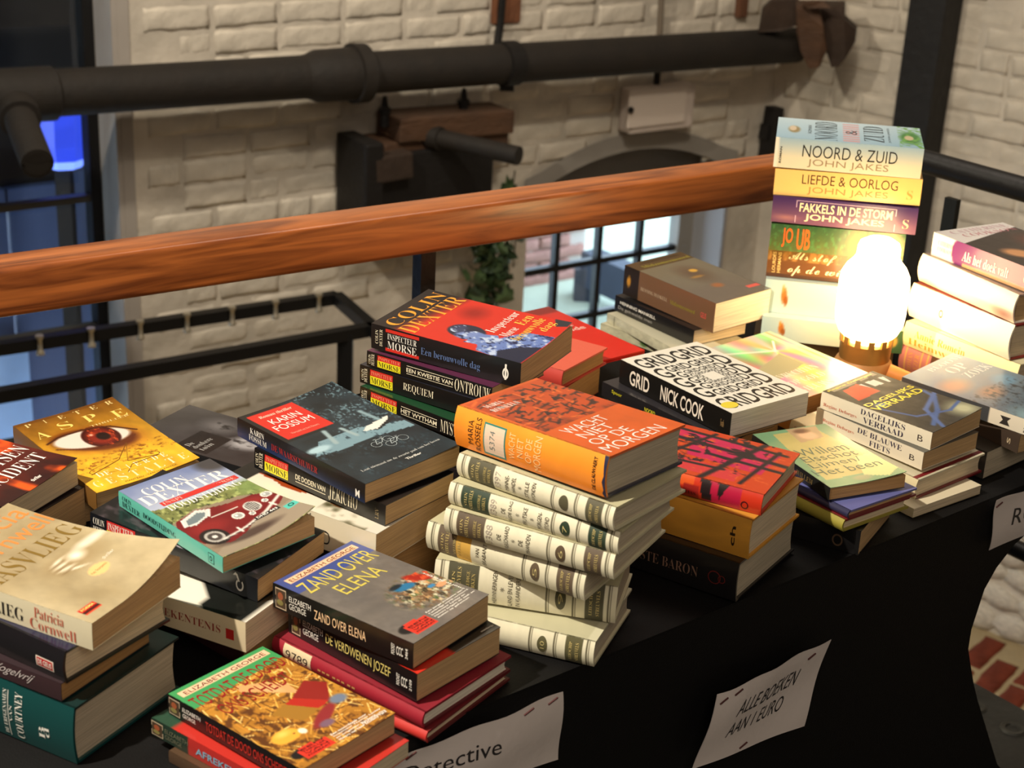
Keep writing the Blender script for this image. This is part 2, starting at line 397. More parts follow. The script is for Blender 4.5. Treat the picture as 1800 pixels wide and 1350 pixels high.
def a_asp(c):
    c.grad((118, 74, 22), (236, 178, 40), c.Y*1.3+.1*c.n(4, 4, 2)); c.vary(.18, 9, 9, 5)
    c.ell(.5, .43, .47, .22, (150, 78, 20), .5, .9, .25); c.ell(.47, .42, .40, .165, (92, 40, 12), .2, 1, .25)
    m = np.clip((1-np.sqrt(((c.X-.46)/.36)**2+((c.Y-.40-.10*(c.X-.46))/.12)**2))/.12, 0, 1); c.put(m, (222, 212, 200)); b = c.c.copy()
    c.ell(.54, .41, .175, .145, (60, 12, 8), .1); c.ell(.54, .41, .15, .125, (128, 32, 18), .4); c.put(np.clip((c.n(40, 30, 3)-.55)*6, 0, 1)*(np.hypot((c.X-.54)/.15, (c.Y-.41)/.125) < 1), (190, 70, 30)); c.ell(.56, .41, .07, .06, (22, 8, 8), .3); c.ell(.48, .36, .03, .02, (255, 180, 150), .8)
    o = np.clip((1.02-np.sqrt(((c.X-.46)/.37)**2+((c.Y-.40-.10*(c.X-.46))/.125)**2))/.05, 0, 1)[..., None]; e = b*0+np.array((120, 52, 18)); keep = (np.hypot((c.X-.54)/.18, (c.Y-.41)/.15) < 1)[..., None]; c.c = np.where(keep & (o < .5), np.array((104, 44, 14)), c.c)
    c.line([(.08, .33), (.22, .285), (.46, .27), (.7, .32), (.86, .45)], .012, (60, 26, 10)); c.line([(.1, .42), (.3, .50), (.55, .55), (.8, .5)], .01, (86, 38, 12))
    c.put(np.clip((c.n(30, 60, 9)-.55)*4, 0, 1)*((c.Y > .6)&(c.Y < .78)), (120, 66, 10))
    c.rect(0, 1, 0, .03, (90, 52, 16), .5)
def a_frey(c):
    c.grad((200, 48, 16), (44, 12, 14), c.Y*.9+.5*(c.n(4, 5, 3)-.35)); c.put(np.clip((c.n(5, 6, 8)-.58)*5, 0, 1), (240, 90, 24)); c.put(np.clip((c.n(6, 6, 18)-.6)*5, 0, 1), (20, 8, 10))
def a_grey(c):
    c.grad((34, 33, 36), (70, 68, 70), c.n(4, 5, 4)); c.ell(.72, .35, .25, .18, (120, 118, 120), .8, .8); c.ell(.55, .66, .28, .16, (178, 176, 180), .5, .9, .4); c.put(np.clip((c.n(12, 16, 2)-.6)*5, 0, 1)*(c.Y > .3), (40, 40, 42)); c.rect(.04, .5, .3, .52, (26, 26, 28))
def a_dood(c):
    c.grad((112, 126, 168), (176, 184, 206), c.Y*3+.6*(c.n(4, 6, 2)-.5))
    m = (c.Y > .30+.05*c.X+.05*c.n(8, 8, 4)); c.put(m*1., (116, 122, 70)); c.put(m*np.clip((c.n(22, 30, 3)-.5)*6, 0, 1), (172, 178, 112)); c.put(m*np.clip((c.n(26, 30, 13)-.55)*6, 0, 1), (58, 66, 36))
    c.ell(.95, .05, .22, .14, (52, 46, 40), .5, .8); c.ell(1, .45, .3, .13, (126, 150, 86), .6, .8)
    c.poly([(0, .53), (.3, .46), (.75, .5), (1, .6), (1, 1), (0, 1)], (140, 124, 104)); c.poly([(0, .95), (.4, .8), (1, .78), (1, 1), (0, 1)], (150, 136, 118))
    # the old red car
    red = (112, 22, 26); c.ell(.42, .885, .42, .05, (60, 44, 40), .5, .8)
    c.poly([(-.02, .60), (.05, .52), (.30, .475), (.42, .50), (.60, .53), (.86, .545), (.98, .60), (1.02, .70), (.90, .76), (.60, .79), (.42, .86), (.22, .90), (.02, .82), (-.02, .7)], red)
    c.ell(.72, .60, .26, .07, (140, 36, 34), .6, .9, .15); c.ell(.22, .68, .24, .09, (142, 34, 34), .6, .8)
    c.poly([(.06, .60), (.10, .53), (.30, .485), (.40, .52), (.34, .575), (.16, .62)], (206, 210, 206)); c.poly([(.10, .595), (.13, .545), (.29, .505), (.35, .53), (.31, .565), (.17, .60)], (110, 124, 130))
    c.line([(.06, .60), (.10, .53), (.30, .482), (.41, .515), (.34, .58)], .009, (228, 226, 220)); c.line([(.34, .60), (.62, .60)], .006, (214, 206, 196))
    c.ell(.16, .79, .135, .095, (30, 24, 24), .1); c.ell(.16, .79, .095, .066, (176, 172, 166), .1); c.ell(.16, .79, .07, .048, (70, 64, 62), .2); c.ell(.16, .79, .03, .02, (220, 218, 214), .3)
    c.ell(.72, .655, .085, .062, (198, 196, 190), .1); c.ell(.72, .655, .068, .05, (60, 56, 56), .1)
    for k in range(7): c.line([(.66+.02*k, .62), (.66+.02*k, .69)], .004, (220, 216, 208))
    for x, y, r in ((.53, .685, .062), (.94, .60, .058), (.645, .72, .034), (.86, .655, .034)):
        c.ell(x, y, r, r*.65, (230, 228, 220), .1); c.ell(x, y, r*.75, r*.5, (158, 160, 158), .3); c.ell(x-.01, y-.008, r*.3, r*.2, (250, 250, 246), .5)
    c.line([(.20, .845), (.45, .82), (.75, .76), (1.0, .67)], .016, (216, 212, 204)); c.line([(.20, .853), (.45, .828), (.75, .768)], .005, (60, 50, 48)); c.line([(.40, .79), (.40, .84)], .012, (226, 222, 214)); c.line([(.86, .70), (.87, .75)], .012, (226, 222, 214))
    c.rect(.60, .86, .765, .80, (50, 48, 48)); c.rect(.88, 1, .80, .86, (84, 190, 176))
def a_elena(c):
    c.grad((98, 94, 92), (122, 114, 106), c.n(3, 5, 2)*1.1); c.vary(.08, 20, 30, 4); c.put((c.Y < .20-.02*c.X)*1., (66, 80, 142)); c.ell(.25, .62, .4, .06, (96, 92, 88), .8, .5)
    c.rect(.08, .95, .035, .088, (242, 196, 158))
    c.ell(.72, .68, .30, .12, (150, 128, 92), .5, .9, -.2); m = np.clip(1.3-np.sqrt(((c.X-.74)/.32)**2+((c.Y-.68)/.15)**2), 0, 1)*2
    for sd, col in ((1, (202, 156, 104)), (2, (88, 110, 62)), (3, (54, 50, 36)), (4, (206, 200, 170)), (5, (116, 84, 56))): c.put(np.clip((c.n(26, 34, sd+20)-.56)*9, 0, 1)*np.clip(m, 0, 1), col)
    c.ell(.86, .57, .13, .05, (160, 36, 24), .3, 1, .5); c.put(np.clip((c.n(30, 30, 44)-.5)*9, 0, 1)*(np.hypot((c.X-.86)/.13, (c.Y-.57)/.05) < 1), (206, 80, 44))
    c.ell(.66, .585, .13, .04, (38, 112, 158), .3, 1, .1); c.ell(.6, .55, .09, .025, (26, 36, 44), .4); c.ell(.82, .69, .05, .02, (60, 130, 180), .3); c.ell(.90, .72, .07, .025, (226, 156, 112), .3)
    c.ell(.3, .6, .3, .2, (90, 86, 84), .9, .45); c.ell(.17, .885, .13, .05, (24, 22, 22), .2); c.rect(.13, .40, .86, .955, (214, 52, 36)); c.rect(.16, .30, .845, .87, (214, 52, 36))
def a_tot(c):
    c.grad((150, 96, 30), (204, 146, 52), c.n(5, 7, 2))
    c.put(np.clip((c.n(16, 24, 31)-.5)*6, 0, 1), (92, 52, 18)); rs = random.Random(5)
    for k in range(330):
        x, y, t, l = rs.random(), .15+.85*rs.random(), rs.uniform(-1.2, 1.9), rs.uniform(.05, .16)
        c.line([(x, y), (x+l*math.cos(t), y+l*math.sin(t)*.66)], .0055, rs.choice([(236, 186, 88), (206, 138, 48), (92, 52, 18), (248, 212, 128), (128, 78, 26), (220, 160, 66)]), .9)
    g = c.Y < .215-.055*c.X; c.put(g*1., (62, 150, 88)); c.rect(.05, .97, .035, .088, (238, 196, 160))
    c.poly([(.44, .20), (.62, .28), (.74, .38), (.72, .50), (.62, .42), (.50, .33), (.40, .26)], (212, 160, 104)); c.ell(.6, .36, .10, .05, (226, 180, 124), .6, .8, .8)
    c.poly([(.62, .50), (.86, .42), (.97, .52), (.80, .66)], (140, 30, 24)); c.poly([(.34, .54), (.60, .50), (.80, .66), (.46, .70)], (158, 112, 38)); c.poly([(.52, .52), (.62, .50), (.80, .66), (.66, .67)], (176, 38, 26))
    c.ell(.62, .74, .22, .045, (140, 40, 44), .3, 1, -.3); c.ell(.86, .68, .10, .05, (110, 122, 144), .4); c.ell(.56, .80, .09, .035, (120, 90, 110), .4)
    c.ell(.22, .735, .135, .062, (238, 170, 60), .15); c.ell(.22, .71, .09, .035, (250, 200, 96), .8); c.ell(.29, .745, .012, .008, (80, 40, 20), .2); c.ell(.36, .76, .04, .03, (240, 232, 214), .3)
    c.ell(.17, .90, .13, .045, (24, 22, 22), .2); c.rect(.13, .42, .875, .96, (216, 52, 36)); c.rect(.16, .30, .86, .88, (216, 52, 36))
def a_karin(c):
    c.grad((18, 24, 28), (46, 62, 72), c.n(4, 6, 3)*1.2-.2); m = np.clip((c.n(52, 80, 6, 2)-.56)*8, 0, 1)*np.clip((c.n(7, 10, 16)-.38)*5, 0, 1)
    c.put(m*((c.Y < .62)&(c.X > .42))*.8, (110, 140, 152)); c.put(m*(c.Y > .62)*.55, (60, 84, 96)); c.rect(.0, .42, .0, .4, (24, 22, 22), .8)
    c.poly([(.20, .50), (.62, .50), (.98, .60), (.98, .68), (.60, .63), (.25, .64), (.02, .62)], (120, 152, 166)); c.put(m*((c.Y > .5)&(c.Y < .68)), (48, 68, 80))
    c.line([(.36, .42), (.30, .56)], .022, (150, 172, 178)); c.line([(.50, .45), (.52, .56)], .018, (150, 172, 178)); c.line([(.82, .36), (.84, .50)], .02, (130, 156, 166)); c.ell(.12, .565, .14, .04, (170, 200, 212), .4)
    c.poly([(.62, .55), (.92, .50), (.95, .545), (.72, .59)], (32, 36, 40)); c.poly([(.60, .55), (.68, .515), (.94, .495), (.90, .525), (.72, .575)], (226, 226, 218)); c.rect(.05, .52, .035, .375, (206, 44, 32))
def a_morse(c):
    c.fill((206, 46, 30)); c.vary(.12, 3, 4, 2)
    c.grad((34, 26, 26), (206, 46, 30), (c.Y-.12-.09*c.X)*9); c.ell(.75, .42, .2, .12, (120, 20, 16), .8, .6)
    c.ell(.34, .52, .155, .125, (40, 42, 62), .1); c.ell(.28, .57, .13, .09, (120, 140, 196), .25, 1, .5); c.ell(.36, .46, .12, .06, (60, 66, 100), .5)
    c.poly([(.12, .58), (.36, .60), (.42, .70), (.30, .76), (.16, .74)], (110, 132, 192))
    c.poly([(.02, .70), (.16, .66), (.28, .72), (.42, .74), (.62, .82), (.66, 1), (0, 1), (0, .8)], (104, 128, 192)); m = (c.Y > .4)&(c.X < .66); p = (c.c[..., 2] > 80)
    c.put(np.clip((c.n(22, 34, 7)-.54)*8, 0, 1)*(m&p), (36, 44, 84)); c.put(np.clip((c.n(20, 30, 17)-.58)*8, 0, 1)*(m&p), (190, 206, 236)); c.poly([(.0, .84), (.12, .80), (.3, .88), (.42, 1), (0, 1)], (30, 36, 62))
    c.poly([(.86, .93), (1, .88), (1, 1), (.9, 1)], (50, 50, 56))
def a_wacht(c):
    c.fill((212, 92, 30)); c.vary(.08, 5, 8, 2); m = (c.Y < .57)&(c.X > .05)&(c.Y > .02)
    c.put(m*1., (196, 76, 28)); c.put(m*np.clip((c.n(6, 9, 5)-.5)*5, 0, 1)*.7, (150, 56, 28)); keep = c.c.copy(); rs = random.Random(9); k = (52, 34, 32)
    for _ in range(150):
        x, y = rs.random(), .04+.5*rs.random(); t = rs.choice((-.35, -.2, .1, 1.3, 1.6))+rs.uniform(-.25, .25); l = rs.uniform(.03, .12)
        c.line([(x, y), (x+l*math.cos(t), y+l*math.sin(t)*.66)], rs.uniform(.006, .014), k if rs.random() < .75 else (232, 112, 44), .85)
    for x, y, w, h in ((.25, .30, .10, .05), (.48, .22, .12, .05), (.72, .30, .11, .05), (.40, .42, .10, .045), (.82, .16, .1, .04)):
        c.poly([(x-w/2, y), (x, y-h), (x+w/2, y), (x+w/2-.02, y+.03), (x-w/2+.02, y+.03)], k); c.rect(x-w/2+.02, x+w/2-.03, y+.004, y+.04, (176, 66, 30))
    c.put(m*np.clip((c.Y-.42-.25*c.n(9, 6, 6))*9, 0, 1)*np.clip((c.n(24, 20, 8)-.42)*9, 0, 1), k); c.c = np.where(m[..., None], c.c, keep)
def a_modern(c):
    c.fill((200, 66, 26)); c.poly([(.40, .45), (.88, .40), (.84, .92), (.36, .90)], (196, 34, 84)); c.poly([(.08, .25), (.34, .2), (.30, .8), (.1, .8)], (204, 56, 60)); c.rect(.72, .90, .3, .55, (204, 40, 86))
    n = np.maximum(c.n(24, 9, 3), c.n(9, 26, 4)); c.put(np.clip((n-.64)*12, 0, 1)*((c.X > .25)&(c.Y < .85)), (44, 30, 34)); n = c.n(30, 40, 6); c.put(np.clip((n-.66)*12, 0, 1), (214, 90, 40))
    k = (38, 30, 34)
    for p, w in (([(.74, 0), (.64, 1)], .03), ([(.52, .55), (.50, 1)], .024), ([(0, .62), (1, .80)], .028), ([(.9, .2), (.86, .95)], .022), ([(.2, .1), (.28, .7)], .02), ([(.3, .35), (.95, .5)], .02), ([(.1, .84), (.9, .9)], .02), ([(.45, .1), (.5, .5)], .02)): c.line(p, w, k)
    c.ell(.68, .74, .08, .07, k, .3); c.ell(.88, .72, .05, .06, k, .3)
def s_modern(c):
    c.fill((196, 50, 28)); c.rect(.66, .88, 0, 1, (176, 26, 62)); c.poly([(.64, 0), (.70, 0), (.715, 1), (.655, 1)], (36, 26, 28)); c.poly([(.74, 0), (.80, 0), (.755, .8)], (36, 26, 28)); c.rect(.3, .6, 0, .4, (214, 84, 34)); c.rect(.55, .64, .4, 1, (150, 34, 30))
def a_els(c):
    c.fill((112, 156, 116)); c.poly([(.22, .06), (.80, .05), (.95, .86), (.08, .88), (.16, .3)], (186, 172, 106)); c.vary(.05, 5, 7, 3); c.poly([(.45, 0), (.85, .02), (.75, .22), (.40, .26)], (178, 148, 112))
    c.ell(.60, .15, .14, .09, (222, 176, 140), .4); c.ell(.60, .07, .13, .05, (110, 70, 50), .5); c.poly([(.55, .9), (.74, .62), (1, .58), (1, .9), (.8, .98)], (206, 210, 140)); c.ell(.5, .93, .15, .05, (150, 156, 120), .5)
def a_ver(c):
    c.fill((42, 42, 40)); c.vary(.4, 9, 12, 5); c.rect(.1, .95, .0, .07, (150, 140, 120)); c.poly([(.2, .1), (.5, .08), (.62, .28), (.1, .3)], (200, 70, 40)); c.poly([(.5, .1), (.95, .12), (.9, .22), (.55, .2)], (206, 206, 196)); c.rect(.55, .62, .05, .3, (40, 40, 40)); c.rect(.78, .86, .05, .3, (50, 50, 48))
    c.ell(.85, .9, .3, .2, (196, 196, 160), .8, .9); c.line([(.95, .5), (.9, .62), (.6, .78), (.2, .92)], .03, (60, 92, 150)); c.line([(1, .58), (.5, .72), (.25, .98)], .03, (70, 100, 160)); c.line([(.1, .5), (.25, .75), (.7, .85), (1, .8)], .02, (60, 90, 150)); c.ell(.2, .45, .12, .05, (90, 120, 160), .6)
def a_opz(c):
    c.grad((150, 170, 186), (96, 112, 124), c.Y*1.2+.3*c.n(3, 4, 2)); c.ell(.2, .3, .3, .12, (196, 150, 124), .7, .9); c.ell(.35, .5, .25, .1, (170, 120, 92), .7, .8); c.ell(.75, .45, .2, .1, (110, 150, 178), .5, .9); c.put(np.clip((c.n(30, 40, 5)-.52)*5, 0, 1)*(c.Y > .45), (70, 76, 80)); c.ell(.1, .85, .3, .2, (150, 186, 196), .8, .7)
def a_doek(c):
    c.fill((232, 226, 222)); c.poly([(.0, .3), (1, .12), (1, 1), (0, 1)], (38, 26, 24)); c.ell(.3, .62, .2, .14, (214, 150, 96), .5, 1, .4); c.ell(.8, .5, .3, .3, (120, 40, 26), .8, .8)
def s_doek(c):
    c.fill((240, 232, 220)); c.put((c.X > .25)*1., (112, 44, 108)); c.ell(.25, .5, .06, .6, (112, 44, 108), .1); c.put((c.Y > .8)*(c.X > .3)*1., (190, 150, 110))
def a_noord(c):
    c.grad((158, 194, 214), (196, 220, 230), c.X); c.ell(.45, .12, .2, .05, (150, 130, 84), .4); c.ell(.5, .11, .14, .03, (220, 200, 170), .3)
    c.ell(.46, .92, .36, .09, (84, 140, 74), .4); c.put(np.clip((c.n(20, 40, 3)-.5)*8, 0, 1)*(c.Y > .84), (120, 176, 90)); c.ell(.46, .91, .12, .035, (214, 196, 158), .2)
    for k in range(9): c.rect(.06+.1*k, .11+.1*k, .46, .57, (226, 150, 150), .8)
def s_noord(c):
    c.grad((150, 176, 190), (216, 206, 176), c.Y*1.6); c.put((c.X < .02)*1., (230, 220, 200))
def s_fak(c): c.grad((58, 34, 84), (110, 70, 96), c.Y*1.5-.1); c.ell(.1, .8, .12, .15, (176, 120, 110), .9, .7)
def s_green(c):
    c.grad((38, 76, 40), (86, 94, 44), c.Y+.6*(c.n(30, 4, 3)-.5)); c.put(np.clip((c.n(50, 8, 2)-.55)*6, 0, 1)*.6, (70, 130, 70)); c.ell(.66, .5, .1, .6, (196, 110, 50), .5); c.ell(.88, .5, .14, .7, (196, 140, 100), .6)
def s_als(c): c.grad((120, 96, 40), (104, 62, 26), c.Y*2); c.put(np.clip((c.n(24, 3, 5)-.5)*5, 0, 1)*(c.Y < .45), (170, 120, 60)); c.put((c.Y > .88)*1., (74, 42, 20))
def s_pale(c):
    c.grad((172, 198, 200), (214, 206, 170), c.X*1.1); c.ell(.14, .45, .025, .30, (186, 112, 48), .4); c.ell(.155, .6, .02, .2, (150, 84, 34), .4); c.ell(.13, .25, .012, .12, (206, 150, 70), .4)
def s_pale2(c): s_pale(c); c.rect(.88, 1, 0, 1, (66, 100, 70)); c.ell(.93, .5, .04, .3, (206, 170, 90), .4)
def a_mid(c):
    c.grad((120, 118, 96), (104, 96, 88), c.Y+.3*c.n(3, 4, 2)); c.rect(0, 1, 0, .16, (84, 72, 52)); c.ell(.55, .45, .3, .25, (92, 76, 62), .8, .9); c.ell(.62, .38, .08, .04, (206, 160, 70), .4); c.ell(.5, .5, .15, .03, (150, 116, 66), .6); c.ell(.5, .72, .12, .06, (150, 96, 60), .6); c.rect(.78, .98, .85, .895, (214, 90, 80))
def s_mid(c): c.fill((112, 82, 60)); c.rect(0, .17, 0, 1, (40, 32, 28)); c.ell(.06, .5, .025, .22, (196, 140, 50), .4)
def a_holo(c):
    r = np.arctan2(c.Y-.30, c.X-.62); rr = np.hypot(c.X-.62, (c.Y-.3)*1.4)
    c.c[..., 0] = 190+34*np.sin(r*3+1)+24*np.sin(c.X*22); c.c[..., 1] = 178+26*np.sin(r*4)+26*np.sin(c.X*22+2); c.c[..., 2] = 140+30*np.sin(r*5+2)
    c.ell(.62, .3, .05, .035, (255, 250, 220), .9); c.line([(.62, .3), (.8, .16)], .012, (250, 246, 230)); c.line([(.62, .3), (0, .12)], .02, (236, 230, 214), .7); c.rect(.84, .9, 0, 1, (170, 214, 176), .8); c.rect(.94, 1, 0, 1, (160, 200, 170), .8); c.poly([(.0, .5), (.6, .35), (.62, .58), (0, .7)], (166, 160, 124))
def s_cream(ink_, brown=False, tapeX=None):
    def f(c):
        c.fill(CREAM); c.vary(.03, 30, 4, 2)
        c.rect(.08, .245, 0, 1, ink_); c.rect(.835, .93, 0, 1, ink_)
        for x in (.035, .047, .62, .632, .765, .777, .955, .967): c.rect(x, x+.0075, 0, 1, (104, 98, 78))
        if tapeX: c.rect(tapeX, tapeX+.09, 0, 1, (204, 160, 74))
    return f
def s_tape(c): c.fill((176, 150, 100))
# ------------------------------------------------------------------ the books: look, lettering, label
def spaced(word, style, col, x0, x1, y0, y1, fill=.55, rise=0):
    w = (x1-x0)/len(word); return [(ch, style, col, x0+w*(k+.5-fill/2*(.35 if ch == 'I' else 1)), x0+w*(k+.5+fill/2*(.35 if ch == 'I' else 1)), y0-rise*math.sin(math.pi*k/(len(word)-1)), y1-rise*math.sin(math.pi*k/(len(word)-1))) for k, ch in enumerate(word)]
R_ = {'rot': True}
BLK, WHT, OFFW = (24, 22, 22), (238, 234, 226), (226, 216, 190)
def morse_box(x0, x1, red=(196, 40, 34), yel=(226, 214, 40)):
    def f(L, fn):
        L.poly([(x0, .10), (x1, .10), (x1, .44), (x0, .44)], red, fn); L.poly([(x0, .44), (x1, .44), (x1, .90), (x0, .90)], yel, fn)
    return f
def morse_txt(x0, x1):
    def fn2(L, fn):
        L.text('INSPECTEUR', 'serif', (226, 150, 120), x0+.008, x1-.006, .17, .38, lambda a, b: fn(a, b)+Vector((0, -.0001, 0))); L.text('MORSE', 'serif', (40, 34, 20), x0+.008, x1-.006, .50, .84, lambda a, b: fn(a, b)+Vector((0, -.0001, 0)))
    return fn2
def cdx(x0=.015, x1=.065, col=OFFW):
    w = (x1-x0)/2; return [('COLIN', 'serif', col, x0, x0+w*.8, .2, .8, R_), ('DEXTER', 'serif', col, x0+w, x1, .12, .88, R_)]
def circ_no(no, x=.70, ink_=(70, 66, 44)):
    def f(L, fn):
        L.disc(x, .5, .030, .33, ink_, fn)
        if no: L.text(no, 'serif', (206, 190, 130), x-.012, x+.012, .36, .66, lambda a, b: fn(a, b)+Vector((0, -.0002, 0)), rot=True)
    return f
def cream_texts(num, lines, stamp='3388'):
    t = [('STIJN', 'serif', (204, 184, 120), .10, .118, .2, .8, R_), ('STREUVELS', 'serif', (204, 184, 120), .128, .15, .08, .92, R_), ('VOLLEDIGE', 'serif', (190, 170, 108), .18, .198, .15, .85, R_), ('WERKEN', 'serif', (190, 170, 108), .208, .228, .2, .8, R_)]
    if stamp: t.append((stamp, 'sans', (178, 168, 156), .258, .295, .15, .9, R_))
    x = .325
    for l in lines: t.append((l, 'sans', (70, 64, 52), x, x+.024, .5-min(.46, .055*len(l)), .5+min(.46, .055*len(l)), R_)); x += .043
    t += [('LEIESCHIP', 'serif', (204, 184, 120), .855, .872, .15, .85, R_), ('STREUVELS', 'serif', (204, 184, 120), .892, .912, .15, .85, R_)]
    return t
def bomb_txt(x0=.16, x1=.39, y0=.873):
    return [(s, 'sansb', (90, 24, 18), x0, x1, y0+k*.02, y0+.014+k*.02) for k, s in enumerate(('EEN', 'THRILLER', 'VAN', 'FORMAAT'))]
def small(lines, x0, x1, y, h, col=WHT, gap=1.35):
    return [(s, 'sansb', col, x0, x0+(x1-x0)*min(1, len(s)/24), y+k*h*gap, y+k*h*gap+h) for k, s in enumerate(lines)]
def logo_p(x, col, w=.014):
    def f(L, fn):
        L.disc(x, .55, w, .22, col, fn, hole=.6); L.poly([(x-w*.3, .18), (x+w*.3, .18), (x+w*.3, .8), (x-w*.3, .8)], col, fn)
    return f
def grid_maze(L, fn):
    k = (30, 30, 28); sx, sy = .05, .05; x0, x1, y0, y1 = .05, .95, .05, .95
    for d in range(4):
        w, h = x1-x0, y1-y0; mx = (x0+x1)/2; r = h/5.2; cw = w/8.6
        for yy in (y0, y1-r*.93):
            L.text('GRID', 'sansb', k, x0, mx-w*.01, yy, yy+r*.93, fn); L.text('GRID', 'sansb', k, mx+w*.01, x1, yy, yy+r*.93, fn)
        for j in range(3):
            yy = y0+r*(1.06+j*1.04)
            L.text('G', 'sansb', k, x0, x0+cw*1.3, yy, yy+r*.95, fn); L.text('D', 'sansb', k, x1-cw*1.3, x1, yy, yy+r*.95, fn)
        x0 += cw*1.5; x1 -= cw*1.5; y0 += r*1.08; y1 -= r*1.08
    L.disc(.12, .90, .09, .045, (226, 206, 60), lambda a, b: fn(a, b)+Vector((0, 0, .0002)))
def bikes(L, fn):
    k = (176, 188, 192)
    def bar(a, b): L.poly([a, b, (b[0]+.003, b[1]+.0035), (a[0]+.003, a[1]+.0035)], k, fn)
    for ox, oy in ((0, 0), (.10, .04)):
        for x, y in ((.52, .71), (.66, .70)): L.disc(x+ox, y+oy, .045, .030, k, fn, n=28, hole=.93)
        for a, b in (((.52, .71), (.56, .67)), ((.56, .67), (.63, .668)), ((.63, .668), (.66, .70)), ((.585, .705), (.56, .67)), ((.585, .705), (.63, .668)), ((.52, .71), (.585, .705)), ((.545, .66), (.575, .66)), ((.62, .655), (.645, .66))): bar((a[0]+ox, a[1]+oy), (b[0]+ox, b[1]+oy))
def lib_label(L, fn):
    L.poly([(.205, .14), (.355, .14), (.355, .93), (.205, .93)], (44, 128, 118), fn); L.poly([(.213, .18), (.347, .18), (.347, .89), (.213, .89)], (226, 200, 178), lambda a, b: fn(a, b)+Vector((0, -.0001, 0)))
def arrow_logo(L, fn):
    L.disc(.90, .55, .022, .26, WHT, fn, hole=.68, a0=-50, a1=230); L.poly([(.875, .12), (.885, .10), (.90, .40), (.893, .42)], WHT, fn); L.poly([(.86, .2), (.875, .05), (.888, .17)], WHT, fn)
def sq_logo(L, fn): L.poly([(.89, .38), (.935, .38), (.935, .72), (.89, .72)], (186, 34, 34), fn)
def geus_logo(L, fn): L.poly([(.845, .42), (.945, .42), (.945, .74), (.845, .74)], (238, 226, 214), fn); L.poly([(.85, .45), (.94, .45), (.94, .71), (.85, .71)], (186, 34, 34), lambda a, b: fn(a, b)+Vector((0, -.0001, 0)))
def doodlogo(L, fn): L.poly([(.87, .2), (.925, .2), (.925, .82), (.87, .82)], (30, 70, 66), fn); L.poly([(.875, .24), (.92, .24), (.92, .78), (.875, .78)], (98, 190, 174), lambda a, b: fn(a, b)+Vector((0, -.0001, 0))); L.disc(.897, .52, .012, .16, (30, 70, 66), lambda a, b: fn(a, b)+Vector((0, -.0002, 0)), hole=.6)
def spine_pic(x0, x1):
    def f(L, fn):
        L.poly([(x0, .1), (x1, .1), (x1, .92), (x0, .92)], (196, 176, 150), fn); g = lambda a, b: fn(a, b)+Vector((0, -.0001, 0)); w = x1-x0
        L.poly([(x0+.004, .15), (x1-.004, .15), (x1-.004, .87), (x0+.004, .87)], (74, 58, 44), g); g2 = lambda a, b: fn(a, b)+Vector((0, -.0002, 0)); L.disc(x0+w*.5, .4, w*.25, .16, (150, 80, 50), g2); L.disc(x0+w*.45, .66, w*.3, .12, (130, 120, 70), g2)
    return f
def totlines(L, fn): pass
def wytham_lines(*xs):
    def f(L, fn):
        for x0, x1, y in xs: L.poly([(x0, y), (x1, y), (x1, y+.035), (x0, y+.035)], OFFW, fn)
    return f
def zebra(x0, x1, y0, y1, col, n):
    def f(L, fn):
        for k in range(n):
            a = x0+(x1-x0)*k/n; L.poly([(a, y0), (a+(x1-x0)/n*.5, y0), (a+(x1-x0)/n*.5, y1), (a, y1)], col, fn)
    return f
def star_curve(L, fn):
    P = [(.12, .80), (.45, .72), (.66, .56), (.50, .76), (.78, .80), (.50, .81), (.40, .88)]
    for a, b in zip(P, P[1:]): L.poly([a, b, (b[0], b[1]+.006), (a[0], a[1]+.006)], (110, 70, 20), fn)
    L.disc(.46, .78, .34, .06, (110, 70, 20), fn, n=30, hole=.975)

